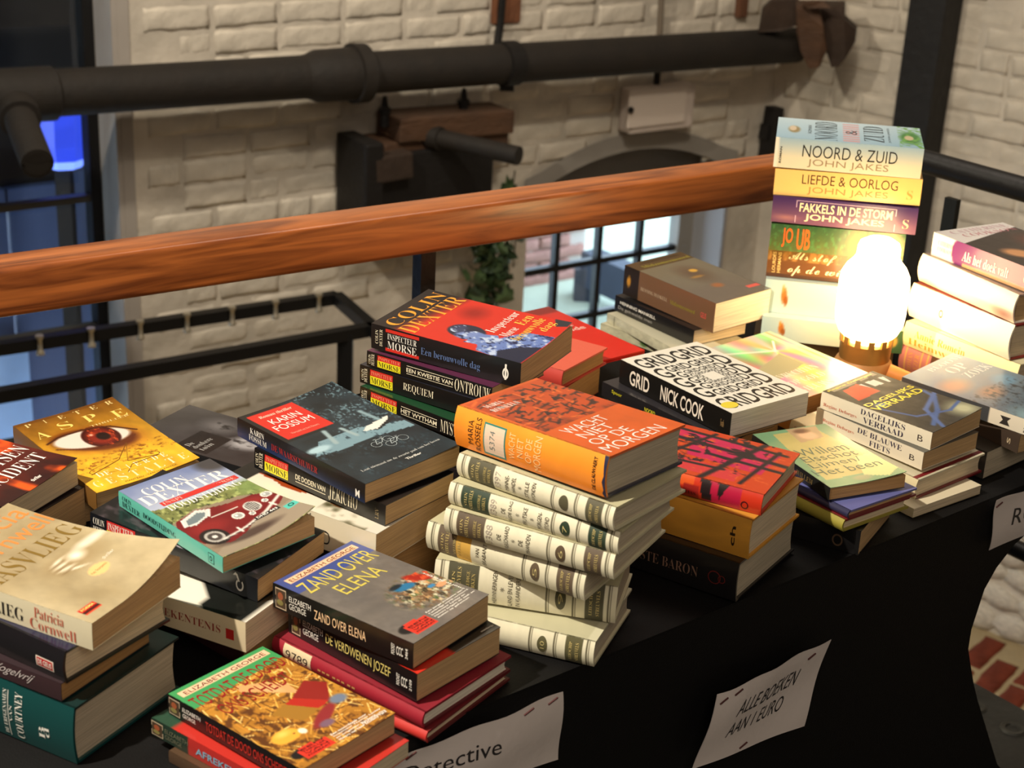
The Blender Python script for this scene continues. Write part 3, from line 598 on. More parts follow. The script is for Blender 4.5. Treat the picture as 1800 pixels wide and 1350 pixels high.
FRONT = 'books in the stack at the left front'; gD = 'books in the stack behind the green-topped pocket book'; HI = (170, 110)
SPEC = {
# stack A, left front
'courtney': dict(hc=True, cover=(16, 42, 42), spine=(16, 66, 66), gloss=True, page='grey', group=FRONT, label='thick dark teal hardback with cream pages at the bottom left, lowest of its stack',
  st=[('DE ERFGENAMEN', 'serif', WHT, .63, .65, .12, .92, R_), ('VAN', 'serif', WHT, .665, .68, .36, .66, R_), ('COURTNEY', 'serif', WHT, .695, .735, .1, .92, R_), ('B', 'serif', WHT, .82, .85, .52, .74, R_), ('d', 'serif', WHT, .85, .875, .5, .68, R_)],
  sd=[lambda L, fn: L.poly([(.656, .12), (.659, .12), (.659, .95), (.656, .95)], WHT, fn)]),
'vogelvrij': dict(cover=(52, 40, 44), spine=(56, 38, 42), page='brown', group=FRONT, label='thin dark brown paperback wedged above the thick teal hardback', st=[('Vogelvrij', 'thin', (206, 196, 196), .60, .83, .1, .7, {'shear': .2})]),
'geus': dict(hc=True, cover=(28, 30, 58), spine=(24, 22, 26), back=(16, 16, 18), gloss=True, page='cream', group=FRONT, label='black hardback with a small red label on its spine under the beige paperback', sd=[geus_logo], st=[('DE GEUS', 'sansb', WHT, .856, .934, .5, .66)]),
'aasvlieg': dict(cover=(200, 182, 146), spine=(222, 212, 182), art=a_aas, res=HI, page='tan', lift=(.024, .004, 2.2), group=FRONT, label='beige paperback with a blurred hand and lifted cover, topmost at the left front',
  ct=[('AASVLIEG', 'serif', (122, 96, 40), .0, 1.0-.02, .34, .47), ('Patricia', 'sans', (226, 132, 66), .15, .97, .02, .15), ('Cornwell', 'sans', (226, 132, 66), .10, .99, .17, .29), ('Kay Scarpetta', 'thin', (150, 120, 70), .51, .67, .735, .755), ('thriller', 'thin', (240, 232, 214), .70, .82, .70, .72), ('POEMA', 'sansb', (240, 220, 120), .085, .22, .893, .908), ('POCKET', 'sansb', (120, 10, 10), .085, .22, .914, .926)],
  st=[('AASVLIEG', 'serif', BLK, .28, .63, .32, .80), ('Patricia', 'serif', (190, 92, 70), .69, .85, .1, .48), ('Cornwell', 'serif', (190, 92, 70), .665, .915, .52, .92)]),
# stack B
'maroon': dict(hc=True, cover=(62, 18, 22), group='books behind the left front stack', page='brown', label='dark maroon hardback almost hidden under the cream book with red spine letters'),
'bekentenis': dict(hc=False, cover=(228, 222, 206), spine=(214, 198, 166), page='cream', res=(20, 30), art=lambda c: (c.fill((232, 226, 212)), c.poly([(0, .74), (.18, .70), (1, .2), (1, 1), (0, 1)], (22, 24, 22))), group='books behind the left front stack', label='cream paperback with red spine lettering and a small red square logo',  # black area on the cover: shadow of the left front stack, painted in
  st=[('BEKENTENIS', 'serif', (150, 52, 44), .50, .86, .36, .62)], sd=[sq_logo]),
'morsem': dict(cover=(20, 20, 24), spine=(16, 18, 24), page='tan', res=(50, 70), art=lambda c: (c.fill((24, 24, 26)), c.put(np.clip((c.n(12, 14, 3)-.58)*5, 0, 1), (70, 60, 66)), c.ell(.03, .55, .05, .05, (190, 180, 190), .6)), group='books behind the left front stack', label='black paperback with a white round arrow logo under the red car book',
  st=[('COLIN', 'serif', WHT, .02, .09, .14, .42), ('DEXTER', 'serif', WHT, .02, .09, .52, .8), ('INSPECTEUR', 'serif', WHT, .112, .27, .12, .44), ('MORSE', 'serif', BLK, .112, .27, .52, .9), ('MOORDEN', 'serif', WHT, .30, .50, .3, .75)],
  sd=[lambda L, fn: L.poly([(.105, .06), (.28, .06), (.28, .48), (.105, .48)], (196, 40, 40), fn), lambda L, fn: L.poly([(.105, .48), (.28, .48), (.28, .95), (.105, .95)], (220, 216, 40), fn), arrow_logo], ct=[('DE', 'serif', (176, 160, 110), .2, .42, .76, .84)]),
'doodstijding': dict(cover=(120, 130, 160), spine=(98, 190, 174), art=a_dood, res=HI, page='tan', lift=(.016, .0, 3), group='books behind the left front stack', label='paperback showing an old red car, with a turquoise spine',
  ct=[('COLIN', 'serif', WHT, .14, .60, .07, .165), ('DEXTER', 'serif', WHT, .03, .93, .155, .265), ('INSPECTEUR MORSE', 'serif', (226, 180, 170), .16, .94, .282, .312), ('DOODSTIJDING', 'serif', WHT, .14, .92, .33, .405), ('DHD 443', 'sansb', WHT, .62, .84, .772, .794)],
  cd=[lambda L, fn: L.poly([(.14, .274), (.97, .27), (.97, .32), (.14, .322)], (196, 50, 44), lambda a, b: fn(a, b)-Vector((0, 0, .0001))), lambda L, fn: L.disc(.94, .83, .03, .018, (20, 90, 84), fn, hole=.6)],
  st=[('COLIN', 'serif', (24, 66, 66), .04, .13, .14, .42), ('DEXTER', 'serif', (24, 66, 66), .04, .215, .48, .82), ('DOODSTIJDING', 'serif', (24, 66, 66), .25, .57, .34, .72)], sd=[doodlogo]),
# left rear
'underasp': dict(cover=(60, 44, 40), page='tan', group='books by the handrail at the left', label='brown paperback under the yellow book with the big eye'),
'aspe': dict(cover=(206, 150, 40), spine=(120, 84, 40), art=a_asp, res=HI, page='tan', lift=(.006, .004, 2), group='books by the handrail at the left', label='yellow-orange paperback with a large staring eye on its cover',
  ct=spaced('PIETER', 'serif', (222, 196, 130), .03, 1.0, .03, .075, .4)+spaced('ASPE', 'serif', (236, 206, 110), .0, 1.02, .16, .25, .5, .05)+[('THRILLER', 'serif', (222, 196, 130), .56, .95, .25, .27), ('DE', 'serif', (244, 232, 196), .15, .28, .80, .85)]+spaced('VIERDE', 'serif', (244, 232, 196), .32, .84, .80, .85, .6)+spaced('GESTALTE', 'serif', (244, 226, 170), .03, .97, .88, .95, .62)+[('MANTEAU - VAN HALEWYCK', 'sans', (110, 70, 20), .3, .8, .965, .98)], cd=[star_curve]),
'underfreyse': dict(cover=(40, 30, 30), page='tan', group='books by the handrail at the left', label='dark paperback under the fiery red cover at the left edge'),
'freyse': dict(cover=(120, 30, 20), art=a_frey, res=(90, 120), spine=(30, 16, 16), page='cream', lift=(.006, 0, 3), group='books by the handrail at the left', label='fiery red and black paperback cut off by the left edge',
  ct=[('COEN', 'serif', WHT, .55, .9, .18, .28), ('GREYSEN', 'serif', WHT, .25, .97, .56, .68), ('INCIDENT', 'serif', WHT, .15, .93, .72, .83), ('thriller', 'sansb', WHT, .5, .62, .92, .95)]),
'undergrey': dict(cover=(70, 66, 62), page='grey', group='books by the handrail at the left', label='grey paperback under the black-and-white photo book'),
'greyphoto': dict(cover=(60, 58, 60), art=a_grey, res=(80, 110), spine=(30, 30, 32), page='tan', group='books by the handrail at the left', label='paperback with a dim black-and-white photo cover behind the eye book',
  ct=[('De', 'serif', (170, 168, 166), .10, .2, .34, .38), ('donkere', 'serif', (170, 168, 166), .1, .4, .39, .43), ('tuin', 'serif', (170, 168, 166), .1, .3, .44, .48)]),
# stack C
'undertot': dict(cover=(80, 60, 44), page='cream', group='books in the front centre-left stack', label='thin paperback at the bottom under the straw-covered pocket book'),
'afreken': dict(cover=(190, 44, 34), spine=(180, 46, 40), page='cream', group='books in the front centre-left stack', label='red paperback with pale blue spine letters below the straw-coloured cover', art=lambda c: (c.fill((186, 48, 40)), c.rect(0, 1, 0, .12, (40, 70, 54))), sart=lambda c: (c.fill((176, 44, 40)), c.rect(0, .24, 0, 1, (34, 52, 42))),
  st=[('ELIZABETH', 'mono', (110, 110, 90), .09, .24, .2, .45), ('GEORGE', 'mono', (110, 110, 90), .09, .2, .55, .8), ('AFREKENING IN INKT', 'sansb', (126, 170, 196), .29, .9, .3, .7)], sd=[spine_pic(.0, .075)]),
'totdat': dict(cover=(180, 120, 40), spine=(18, 16, 16), art=a_tot, res=HI, page='tan', lift=(.002, 0, 3), group='books in the front centre-left stack', label='pocket book with yellow straw picture and green band across its top',
  ct=[('ELIZABETH GEORGE', 'mono', (90, 40, 30), .09, .93, .045, .078), ('TOTDAT DE DOOD', 'sans', (140, 24, 24), .04, .96, .12, .235), ('ONS SCHEIDT', 'sans', (140, 24, 24), .12, .84, .27, .38), ('zwartebeertjes', 'serifi', WHT, .72, .98, .93, .955)] + bomb_txt() + small(['Een moordzaak voor', 'inspecteur Thomas Lynley', 'en brigadier Barbara', 'Havers van New Scotland Yard'], .46, .97, .885, .015),
  st=[('ELIZABETH', 'mono', WHT, .12, .26, .25, .45), ('GEORGE', 'mono', WHT, .12, .22, .55, .75), ('TOTDAT DE DOOD ONS SCHEIDT', 'sans', (196, 50, 40), .30, .9, .28, .74)], sd=[spine_pic(.01, .095)]),
# stack D
'redhard': dict(hc=True, cover=(110, 22, 30), spine=(186, 46, 40), back=(90, 20, 24), page='cream', group=gD, label='thin red hardback lowest under the two black pocket books'),
'redlabel': dict(hc=True, cover=(128, 22, 38), spine=(150, 26, 44), back=(90, 16, 26), page='white', group=gD, label='crimson cloth hardback with a pale numbered sticker on its spine',
  sd=[lambda L, fn: L.poly([(.08, .04), (.27, .04), (.27, .96), (.08, .96)], (214, 196, 160), fn), lambda L, fn: [L.poly([(x, .5), (x+.02, .5), (x+.02, .62), (x, .62)], (196, 150, 90), fn) for x in (.32, .35, .38, .42, .45, .48, .52, .55)] and None], st=[('9789', 'thin', (40, 34, 34), .10, .25, .3, .8)]),
'jozef': dict(cover=(70, 66, 62), spine=(20, 19, 20), page='tan', group=gD, label='black pocket book with yellow spine title directly under the blue-banded one', art=lambda c: (c.fill((74, 70, 66)), c.rect(.0, .42, .86, 1, (206, 50, 36)), c.rect(.42, 1, .86, .98, (24, 22, 22))),
  ct=[('zwartebeertjes', 'serifi', WHT, .82, .98, .95, .97)], st=[('ELIZABETH', 'mono', WHT, .125, .285, .22, .44), ('GEORGE', 'mono', WHT, .125, .25, .50, .74), ('DE VERDWENEN JOZEF', 'sans', (222, 204, 120), .31, .81, .26, .72), ('POCKET', 'sansb', WHT, .855, .878, .3, .72, R_), ('CCC', 'sansb', WHT, .89, .935, .34, .68), ('2109', 'sansb', WHT, .95, .968, .3, .7, R_)], sd=[spine_pic(.03, .1)]),
'elena': dict(cover=(130, 124, 120), spine=(18, 17, 18), art=a_elena, res=HI, page='tan', lift=(.002, 0, 3), group=gD, label='pocket book with grey cover, blue top band and red-haired figure, on top of its stack',
  ct=[('ELIZABETH GEORGE', 'mono', (110, 50, 36), .11, .92, .046, .078), ('ZAND OVER', 'sans', (204, 188, 84), .07, .95, .12, .245), ('ELENA', 'sans', (204, 188, 84), .25, .78, .285, .40), ('zwarte beertjes', 'serifi', WHT, .93, .965, .56, .86, R_)] + bomb_txt() + small(['Een jonge studente van', 'Cambridge wordt vermoord.', 'Inspecteur Lynley en', 'Havers krijgen de zaak en', 'stuiten op geheimen'], .44, .97, .845, .015),
  st=[('ELIZABETH', 'mono', WHT, .125, .285, .24, .46), ('GEORGE', 'mono', WHT, .125, .25, .52, .76), ('ZAND OVER ELENA', 'sans', (242, 204, 160), .31, .68, .34, .72), ('POCKET', 'sansb', WHT, .855, .878, .3, .72, R_), ('CCC', 'sansb', WHT, .89, .935, .34, .68), ('2464', 'sansb', WHT, .95, .968, .3, .7, R_)], sd=[spine_pic(.02, .1)]),
}
gE = 'volumes of the cream cloth set'
def cream(key, no, lines, inkc, label, stamp='3388', tape=None, **k):
    SPEC[key] = dict(hc=True, bulge=.0045, cover=(186, 180, 146), spine=CREAM, sart=s_cream(inkc, tapeX=tape), sres=(200, 8), page='grey', group=gE, label=label, st=cream_texts(no, lines, stamp), sd=[circ_no(no, ink_=inkc)], back=(200, 194, 164), **k)
cream('cream0', '10', [], (92, 88, 62), 'cream cloth volume at the very bottom of the cream set, showing its cover', None, art=lambda c: (c.fill((186, 182, 152)), c.vary(.03, 4, 6, 3), c.rect(0, 1, .925, .933, (120, 84, 50)), c.rect(0, 1, .945, .951, (120, 84, 50)), c.rect(0, 1, .955, 1, (204, 200, 172))), res=(20, 90), gloss=True)
cream('cream9', '9', ['HERINNERINGEN', '*', 'LAND EN LEVEN', 'IN VLAANDEREN'], (78, 76, 56), 'wide cream cloth volume second from the bottom of the cream set, turned askew', None)
cream('cream5', '5', ['VAN', 'BRABANT'], (98, 84, 68), 'cream cloth volume with amber tape on its spine and a stained left end', None, tape=.20)
cream('cream6', '6', ['DE', 'VLASCHAARD', '*', 'DE', 'MAANDEN'], (92, 78, 62), 'cream cloth volume with brown title panels, third down under the orange book')
cream('cream7', '7', ['DE', 'BLIJDE DAG', '*', 'PRUTSKE', '*', 'MORGEN-', 'STOND'], (44, 60, 44), 'cream cloth volume with dark green title panels', '8389')
cream('cream8', '', ['MINNE-', 'HANDEL', '*', 'STILLE', 'AVONDEN'], (84, 80, 60), 'cream cloth volume directly under the orange book, with a plain dark disc', '3397')
SPEC.update({
'wacht': dict(hc=True, bulge=.005, gloss=True, cover=(226, 104, 38), back=(36, 40, 66), spine=(240, 148, 40), sart=lambda c: (c.grad((240, 156, 54), (238, 132, 34), c.Y), c.vary(.05, 10, 2, 2)), sres=(90, 10), art=a_wacht, res=HI, page='grey', group=gE.replace('volumes of', 'books with'), label='thick bright orange hardback with a numbered label, on top of the cream volumes',
  ct=[('MARIA', 'serif', WHT, .12, .33, .10, .14), ('ROSSEELS', 'serif', WHT, .10, .42, .16, .205), ('WACHT', 'thin', WHT, .15, .66, .60, .68), ('NIET', 'thin', WHT, .17, .55, .695, .77), ('OP DE', 'thin', WHT, .12, .60, .79, .865), ('MORGEN', 'thin', WHT, .08, .82, .885, .97)],
  st=[('MARIA', 'thin', (40, 30, 24), .10, .135, .2, .8, R_), ('ROSSEELS', 'thin', (40, 30, 24), .15, .185, .1, .92, R_), ('5374', 'thin', (90, 110, 110), .25, .285, .3, .78, R_), ('WACHT', 'thin', (250, 214, 150), .38, .42, .18, .82, R_), ('NIET', 'thin', (250, 214, 150), .435, .475, .26, .72, R_), ('OP DE', 'thin', (250, 214, 150), .49, .53, .2, .78, R_), ('MORGEN', 'thin', (250, 214, 150), .545, .59, .08, .92, R_), ('DE CLAUWAERT', 'sansb', (40, 26, 20), .918, .94, .08, .86, R_)],
  sd=[lib_label, lambda L, fn: L.poly([(.975, .0), (1, 0), (1, 1), (.985, .98), (.978, .9), (.988, .8), (.98, .6), (.99, .45), (.982, .2)], (36, 40, 66), fn)]),
# stack F
'baron': dict(cover=(40, 30, 28), spine=(26, 24, 24), page='grey', group='books right of the cream volumes', label='thick black book with faint red spine lettering, lowest right of the cream set', hc=True, bulge=.003, gloss=True, st=[('DE LAATSTE BARON', 'serif', (128, 100, 84), .22, .79, .40, .66)], sd=[lambda L, fn: L.disc(.88, .52, .035, .17, (104, 34, 30), fn, hole=.85), lambda L, fn: L.disc(.92, .52, .02, .10, (104, 34, 30), fn, hole=.8)]),
'yellowh': dict(hc=True, cover=(196, 136, 46), spine=(206, 146, 50), page='cream', group='books right of the cream volumes', label='ochre yellow hardback between the black book and the red abstract one', sart=lambda c: (c.fill((206, 146, 50)), c.vary(.12, 4, 3, 6)), st=[('ch', 'sansb', (44, 30, 16), .89, .92, .25, .75, R_)]),
'modern': dict(hc=True, gloss=True, cover=(222, 82, 34), art=a_modern, sart=s_modern, res=HI, sres=(120, 10), spine=(196, 50, 28), page='cream', group='books right of the cream volumes', label='hardback with a red, pink and black abstract woodcut cover', st=[('ELIAS', 'serif', (60, 20, 20), .54, .62, .66, .84)], sd=[lambda L, fn: L.disc(.905, .66, .022, .2, (70, 16, 20), fn, hole=.7)]),
# stack G
'blackleft': dict(cover=(20, 20, 22), spine=(18, 17, 18), page='tan', group='books under the pale green paperback', label='black book standing proud at the bottom of the pale green paperback stack', sd=[lambda L, fn: L.disc(.86, .6, .035, .25, (84, 66, 50), fn, hole=.7), lambda L, fn: [L.poly([(.30+.05*k, .08), (.32+.05*k, .08), (.32+.05*k, .9), (.30+.05*k, .9)], (60, 50, 40), fn) for k in range(2)] and None]),
'yellowgreen': dict(hc=True, cover=(120, 26, 34), spine=(150, 140, 54), page='cream', group='books under the pale green paperback', label='olive yellow hardback third down under the pale green paperback'),
'bluethin': dict(hc=True, cover=(104, 108, 168), spine=(44, 44, 74), gloss=True, page='tan', back=(116, 30, 40), group='books under the pale green paperback', label='thin lavender blue hardback right under the pale green paperback', st=[('CONSTANTINEM', 'serif', (190, 120, 80), .16, .46, .55, .9), ('LUX', 'serif', (190, 180, 160), .2, .3, .1, .42)]),
'elsschot': dict(cover=(142, 184, 140), spine=(26, 26, 24), art=a_els, res=(120, 80), page='brown', lift=(.005, 0, 3), gloss=True, group='books under the pale green paperback', label='pale green and yellow paperback with a portrait, on top of its small stack',
  ct=[('Willem', 'thin', (70, 96, 84), .18, .83, .36, .48), ('Elsschot', 'thin', (70, 96, 84), .13, .84, .49, .58), ('Lijmen/', 'thin', (70, 96, 84), .12, .78, .60, .71), ('Het been', 'thin', (70, 96, 84), .05, .91, .71, .81)], st=[('WILLEM', 'serif', (120, 100, 60), .6, .8, .3, .7)]),
# stack H
'whitebot': dict(cover=(226, 214, 186), spine=(190, 176, 142), page='cream', group='books in the stack at the right front', label='white paperback lowest of the right front stack'),
'palehard': dict(hc=True, cover=(206, 198, 172), spine=(214, 200, 160), back=(110, 20, 28), gloss=True, page='cream', group='books in the stack at the right front', label='pale hardback with maroon edges below the two white-spined pocket books', st=[('HISTORISCHE', 'serif', (170, 60, 50), .04, .16, .2, .8), ('R', 'serif', (40, 30, 30), .9, .93, .5, .8)], cd=[lambda L, fn: L.poly([(0, .955), (1, .955), (1, .985), (0, .985)], (120, 30, 36), fn)]),
'fiets': dict(cover=(70, 70, 66), spine=(230, 218, 194), page='tan', group='books in the stack at the right front', label='white-spined pocket book, the lower of the matching pair', st=[('Regine Deforges', 'serif', (196, 96, 70), .07, .37, .44, .66), ('DE BLAUWE', 'serif', (44, 40, 70), .40, .81, .12, .42), ('FIETS', 'serif', (44, 40, 70), .52, .71, .56, .88), ('B', 'thin', (60, 50, 50), .885, .93, .36, .66)]),
'verraad': dict(gloss=False, cover=(60, 60, 56), art=a_ver, res=HI, spine=(232, 222, 198), page='tan', lift=(.003, 0, 3), group='books in the stack at the right front', label='white-spined pocket book with yellow title and blue bicycle on its cover',
  ct=[('DAGELIJKS', 'sansb', (232, 216, 40), .04, .97, .365, .43), ('VERRAAD', 'sansb', (232, 216, 40), .02, .96, .435, .51), ('Regine Deforges', 'sansb', (230, 214, 60), .05, .9, .02, .05)], st=[('Regine Deforges', 'serif', (196, 96, 70), .03, .34, .58, .82), ('DAGELIJKS', 'serif', (44, 40, 70), .37, .77, .12, .46), ('VERRAAD', 'serif', (44, 40, 70), .40, .76, .54, .88), ('B', 'thin', (60, 50, 50), .885, .93, .36, .70)]),
# stack I
'pagesright': dict(cover=(60, 56, 50), page='grey', group='books at the right edge of the table', label='thick book with greyish page edges lowest at the right edge'),
'darkright': dict(cover=(50, 40, 36), spine=(66, 54, 46), page='tan', group='books at the right edge of the table', label='dark brown paperback under the wolf-coloured grey cover at the right', st=[('S', 'sansb', (190, 170, 140), .9, .93, .4, .7, R_)]),
'opzoek': dict(cover=(120, 130, 140), art=a_opz, res=(100, 140), spine=(70, 70, 74), sart=lambda c: (c.fill((64, 66, 70)), c.rect(.62, 1, 0, 1, (226, 216, 196))), page='cream', gloss=True, group='books at the right edge of the table', label='grey-blue paperback with white title letters at the right edge',
  ct=[('BLOOM', 'serif', WHT, .35, .95, .04, .085), ('OP', 'serif', WHT, .48, .80, .11, .20), ('ZOEK', 'serif', WHT, .52, .98, .225, .30)], sd=[lambda L, fn: L.poly([(.69, .25), (.76, .25), (.74, .5), (.76, .8), (.69, .8), (.71, .5)], (50, 46, 44), fn)], st=[('BLOOM', 'sansb', (60, 54, 50), .85, .88, .2, .85, R_)]),
# stack J
'pink': dict(hc=True, cover=(60, 40, 30), spine=(176, 110, 120), gloss=True, page='cream', group='books in the leaning stack at the right rear', label='pinkish hardback with gold spine lines, bottom of the right rear stack', sart=lambda c: (c.fill((186, 120, 128)), c.rect(.28, 1, 0, 1, (70, 44, 30)), *[c.rect(x, x+.01, 0, 1, (214, 180, 100)) for x in (.05, .2, .25)]), st=[('ROMAN', 'serif', (206, 160, 90), .08, .12, .15, .85, R_), ('LEZER', 'serif', (206, 160, 90), .14, .18, .15, .85, R_)]),
'palegold': dict(hc=True, cover=(230, 220, 180), spine=(232, 222, 176), page='cream', group='books in the leaning stack at the right rear', label='pale hardback with gold spine lettering, second from the bottom at the right rear', st=[('Annie Romein', 'serif', (196, 160, 60), .1, .55, .2, .5), ('Heimwee', 'serif', (196, 160, 60), .05, .5, .58, .86)]),
'whitehard': dict(hc=True, bulge=.007, cover=(120, 30, 24), back=(130, 30, 24), spine=(240, 234, 220), page='cream', group='books in the leaning stack at the right rear', label='thick white hardback with a small emblem and red edges', sd=[lambda L, fn: L.disc(.34, .5, .02, .12, (90, 80, 70), fn, hole=.6)]),
'whitephoto': dict(hc=True, bulge=.006, cover=(150, 130, 120), spine=(238, 228, 210), page='tan', group='books in the leaning stack at the right rear', label='white hardback with a faint picture on its spine below the purple one', gloss=True, sart=lambda c: (c.fill((240, 230, 208)), c.ell(.85, .6, .3, .5, (206, 190, 186), .9), c.ell(.9, .8, .15, .3, (170, 130, 120), .9))),
'doek': dict(cover=(60, 30, 30), art=a_doek, sart=s_doek, res=(100, 140), sres=(90, 10), spine=(112, 44, 108), page='cream', gloss=True, group='books in the leaning stack at the right rear', label='purple-spined book with white top band, topmost of the right rear stack', ct=[('CATHERINE', 'serif', (190, 150, 160), .15, .95, .03, .10), ('COOKSON', 'serif', (190, 120, 130), .2, .95, .12, .19)],
  st=[('CATHERINE', 'serif', (214, 196, 150), .06, .2, .25, .45), ('COOKSON', 'serif', (214, 196, 150), .06, .2, .52, .72), ('Als het doek valt', 'serifi', (240, 220, 220), .30, .74, .30, .74)], sd=[lambda L, fn: L.disc(.9, .5, .03, .2, (226, 200, 190), fn, hole=.5)]),
# tower K
'towerbase': dict(cover=(90, 80, 60), spine=(140, 120, 84), page='tan', group='books in the tall tower', label='tan book at the foot of the tall tower behind the lamp'),
'towerblue': dict(cover=(180, 200, 200), spine=(180, 200, 196), sart=s_pale2, sres=(120, 12), page='cream', gloss=True, group='books in the tall tower', label='pale blue book with an orange figure, the lower of two alike in the tower'),
'towerblueb': dict(cover=(180, 200, 200), spine=(180, 200, 196), sart=s_pale, sres=(120, 12), page='cream', gloss=True, group='books in the tall tower', label='pale blue book with an orange figure, the upper of two alike in the tower'),
'alsstof': dict(cover=(110, 80, 30), sart=s_als, sres=(160, 20), spine=(110, 70, 30), page='cream', gloss=True, group='books in the tall tower', label='brown book with curly white script on its spine in the tower', st=[('LOURDES', 'sansb', (220, 190, 120), .04, .065, .15, .85, R_), ('HERMANS', 'sansb', (220, 190, 120), .08, .105, .15, .85, R_), ('Als stof', 'script', (240, 224, 180), .16, .52, .10, .46), ('op de wind', 'script', (240, 224, 180), .16, .70, .54, .92)], sd=[lambda L, fn: L.disc(.95, .5, .025, .12, (230, 200, 140), fn, hole=.6)]),
'towergreen': dict(cover=(60, 80, 40), sart=s_green, sres=(160, 20), spine=(60, 90, 50), page='cream', gloss=True, group='books in the tall tower', label='green picture-spined book with orange letters in the tower', st=[('JO', 'sansb', (232, 96, 30), .09, .17, .12, .85), ('UB', 'sansb', (232, 96, 30), .20, .30, .12, .9)]),
'fakkels': dict(cover=(70, 40, 90), sart=s_fak, sres=(90, 14), spine=(64, 38, 88), page='cream', gloss=True, group='books in the tall tower', label='purple-spined book third from the top of the tall tower', st=[('FAKKELS IN DE STORM', 'sansb', (236, 220, 176), .19, .83, .18, .52), ('JOHN JAKES', 'sansb', (236, 220, 176), .23, .78, .58, .88), ('S', 'serif', (230, 200, 150), .905, .945, .45, .80)],
  sd=[lambda L, fn: [L.poly(p, (200, 170, 190), fn) for p in ([(.165, .1), (.17, .1), (.17, .95), (.165, .95)], [(.85, .1), (.855, .1), (.855, .95), (.85, .95)], [(.165, .1), (.855, .1), (.855, .12), (.165, .12)])] and None]),
'liefde': dict(cover=(230, 180, 100), spine=(236, 190, 112), page='cream', gloss=True, group='books in the tall tower', label='apricot-spined book second from the top of the tall tower', st=[('LIEFDE & OORLOG', 'thin', (70, 44, 24), .19, .84, .14, .50), ('JOHN JAKES', 'thin', (176, 130, 70), .23, .78, .60, .90), ('S', 'serif', (200, 140, 60), .905, .945, .45, .80)]),
'noord': dict(cover=(170, 200, 214), art=a_noord, sart=s_noord, res=(100, 150), sres=(60, 14), spine=(210, 204, 180), page='cream', gloss=True, group='books in the tall tower', label='pale blue-covered book crowning the tall tower',
  st=[('NOORD & ZUID', 'thin', (30, 28, 26), .19, .83, .18, .58), ('JOHN JAKES', 'thin', (150, 128, 96), .23, .78, .64, .92), ('ROMAN', 'sansb', (60, 54, 50), .035, .05, .3, .85, R_)], ct=[('NOORD', 'serif', (40, 50, 56), .04, .92, .26, .42), ('&', 'serif', (40, 50, 56), .4, .6, .475, .555), ('ZUID', 'serif', (40, 50, 56), .14, .88, .60, .74), ('JOHN JAKES', 'sans', (60, 70, 76), .15, .85, .765, .785), ('ROMAN', 'sans', (60, 70, 76), .3, .7, .215, .24)]),
# stack L
'greyb': dict(cover=(190, 186, 160), spine=(176, 172, 144), page='cream', group='books left of the lamp', label='marbled grey paperback, the lower of two under the black crime novel', sart=lambda c: (c.fill((186, 182, 154)), c.vary(.15, 20, 3, 3), c.ell(.45, .5, .05, .5, (80, 110, 60), .6))),
'greya': dict(cover=(196, 192, 168), spine=(190, 186, 160), page='cream', group='books left of the lamp', label='marbled grey paperback, the upper of two under the black crime novel', sart=lambda c: (c.fill((192, 188, 162)), c.vary(.12, 20, 3, 5), c.rect(.1, .11, 0, 1, (120, 116, 96)))),
'gekwelde': dict(cover=(24, 22, 24), spine=(22, 20, 22), page='cream', gloss=True, group='books left of the lamp', label='black paperback with white spine letters under the brown crime novel', st=[('HENNING MANKELL', 'sansb', (226, 222, 214), .07, .53, .22, .42), ('De gekwelde man', 'thin', (170, 166, 162), .05, .49, .56, .84)]),
'midzomer': dict(cover=(110, 100, 84), art=a_mid, sart=s_mid, res=(100, 150), spine=(112, 82, 60), page='white', gloss=True, group='books left of the lamp', label='thick brown and grey-green paperback left of the glowing lamp', ct=[('HENNING MANKELL', 'sans', (60, 50, 36), .2, .9, .03, .06), ('Midzomermoord', 'serif', (156, 146, 60), .13, .97, .09, .14)], st=[('HENNING MANKELL', 'serif', (196, 176, 150), .20, .50, .50, .62), ('Midzomermoord', 'serif', (150, 140, 50), .53, .80, .50, .64), ('GEUS', 'sansb', (210, 90, 80), .86, .92, .46, .64)]),
# stack M
'undergridb': dict(cover=(90, 80, 60), spine=(190, 150, 90), page='brown', group='books around the black and white maze book', label='tan-edged paperback lowest under the black and white maze cover'),
'blackgrid': dict(cover=(50, 48, 52), spine=(30, 28, 30), page='tan', group='books around the black and white maze book', label='black paperback with small yellow marks just under the maze cover', st=[('Spoor', 'sansb', (190, 180, 40), .1, .2, .2, .5), ('NOORD', 'sansb', (200, 190, 50), .42, .52, .3, .6)]),
'grid': dict(cover=(236, 232, 220), spine=(22, 20, 18), page='white', group='books around the black and white maze book', label='white paperback with a black maze of letters and black spine', cd=[grid_maze], st=[('GRID', 'sansb', (232, 220, 206), .10, .285, .22, .86), ('NICK COOK', 'sansb', (232, 220, 206), .39, .775, .22, .86), ('Fonds', 'serif', (150, 120, 80), .92, .95, .4, .7)]),
'underholo': dict(cover=(200, 150, 90), spine=(206, 150, 80), page='brown', group='books around the black and white maze book', label='orange-tan book beneath the shiny rainbow cover'),
'holo': dict(cover=(200, 180, 150), art=a_holo, res=HI, spine=(200, 150, 100), page='brown', gloss=True, group='books around the black and white maze book', label='paperback with shiny rainbow foil cover beside the lamp foot', ct=[('VRUCHTEN', 'serif', (240, 226, 206), .12, .68, .62, .69), ('OP GOLD', 'serif', (240, 226, 206), .10, .60, .74, .81), ('NIEUWS', 'serif', (240, 226, 206), .05, .54, .86, .93)]),
# stacks N
'undersalmon': dict(cover=(150, 120, 90), page='tan', group='books behind the red bust book', label='book with tan page edges under the salmon pink hardback'),
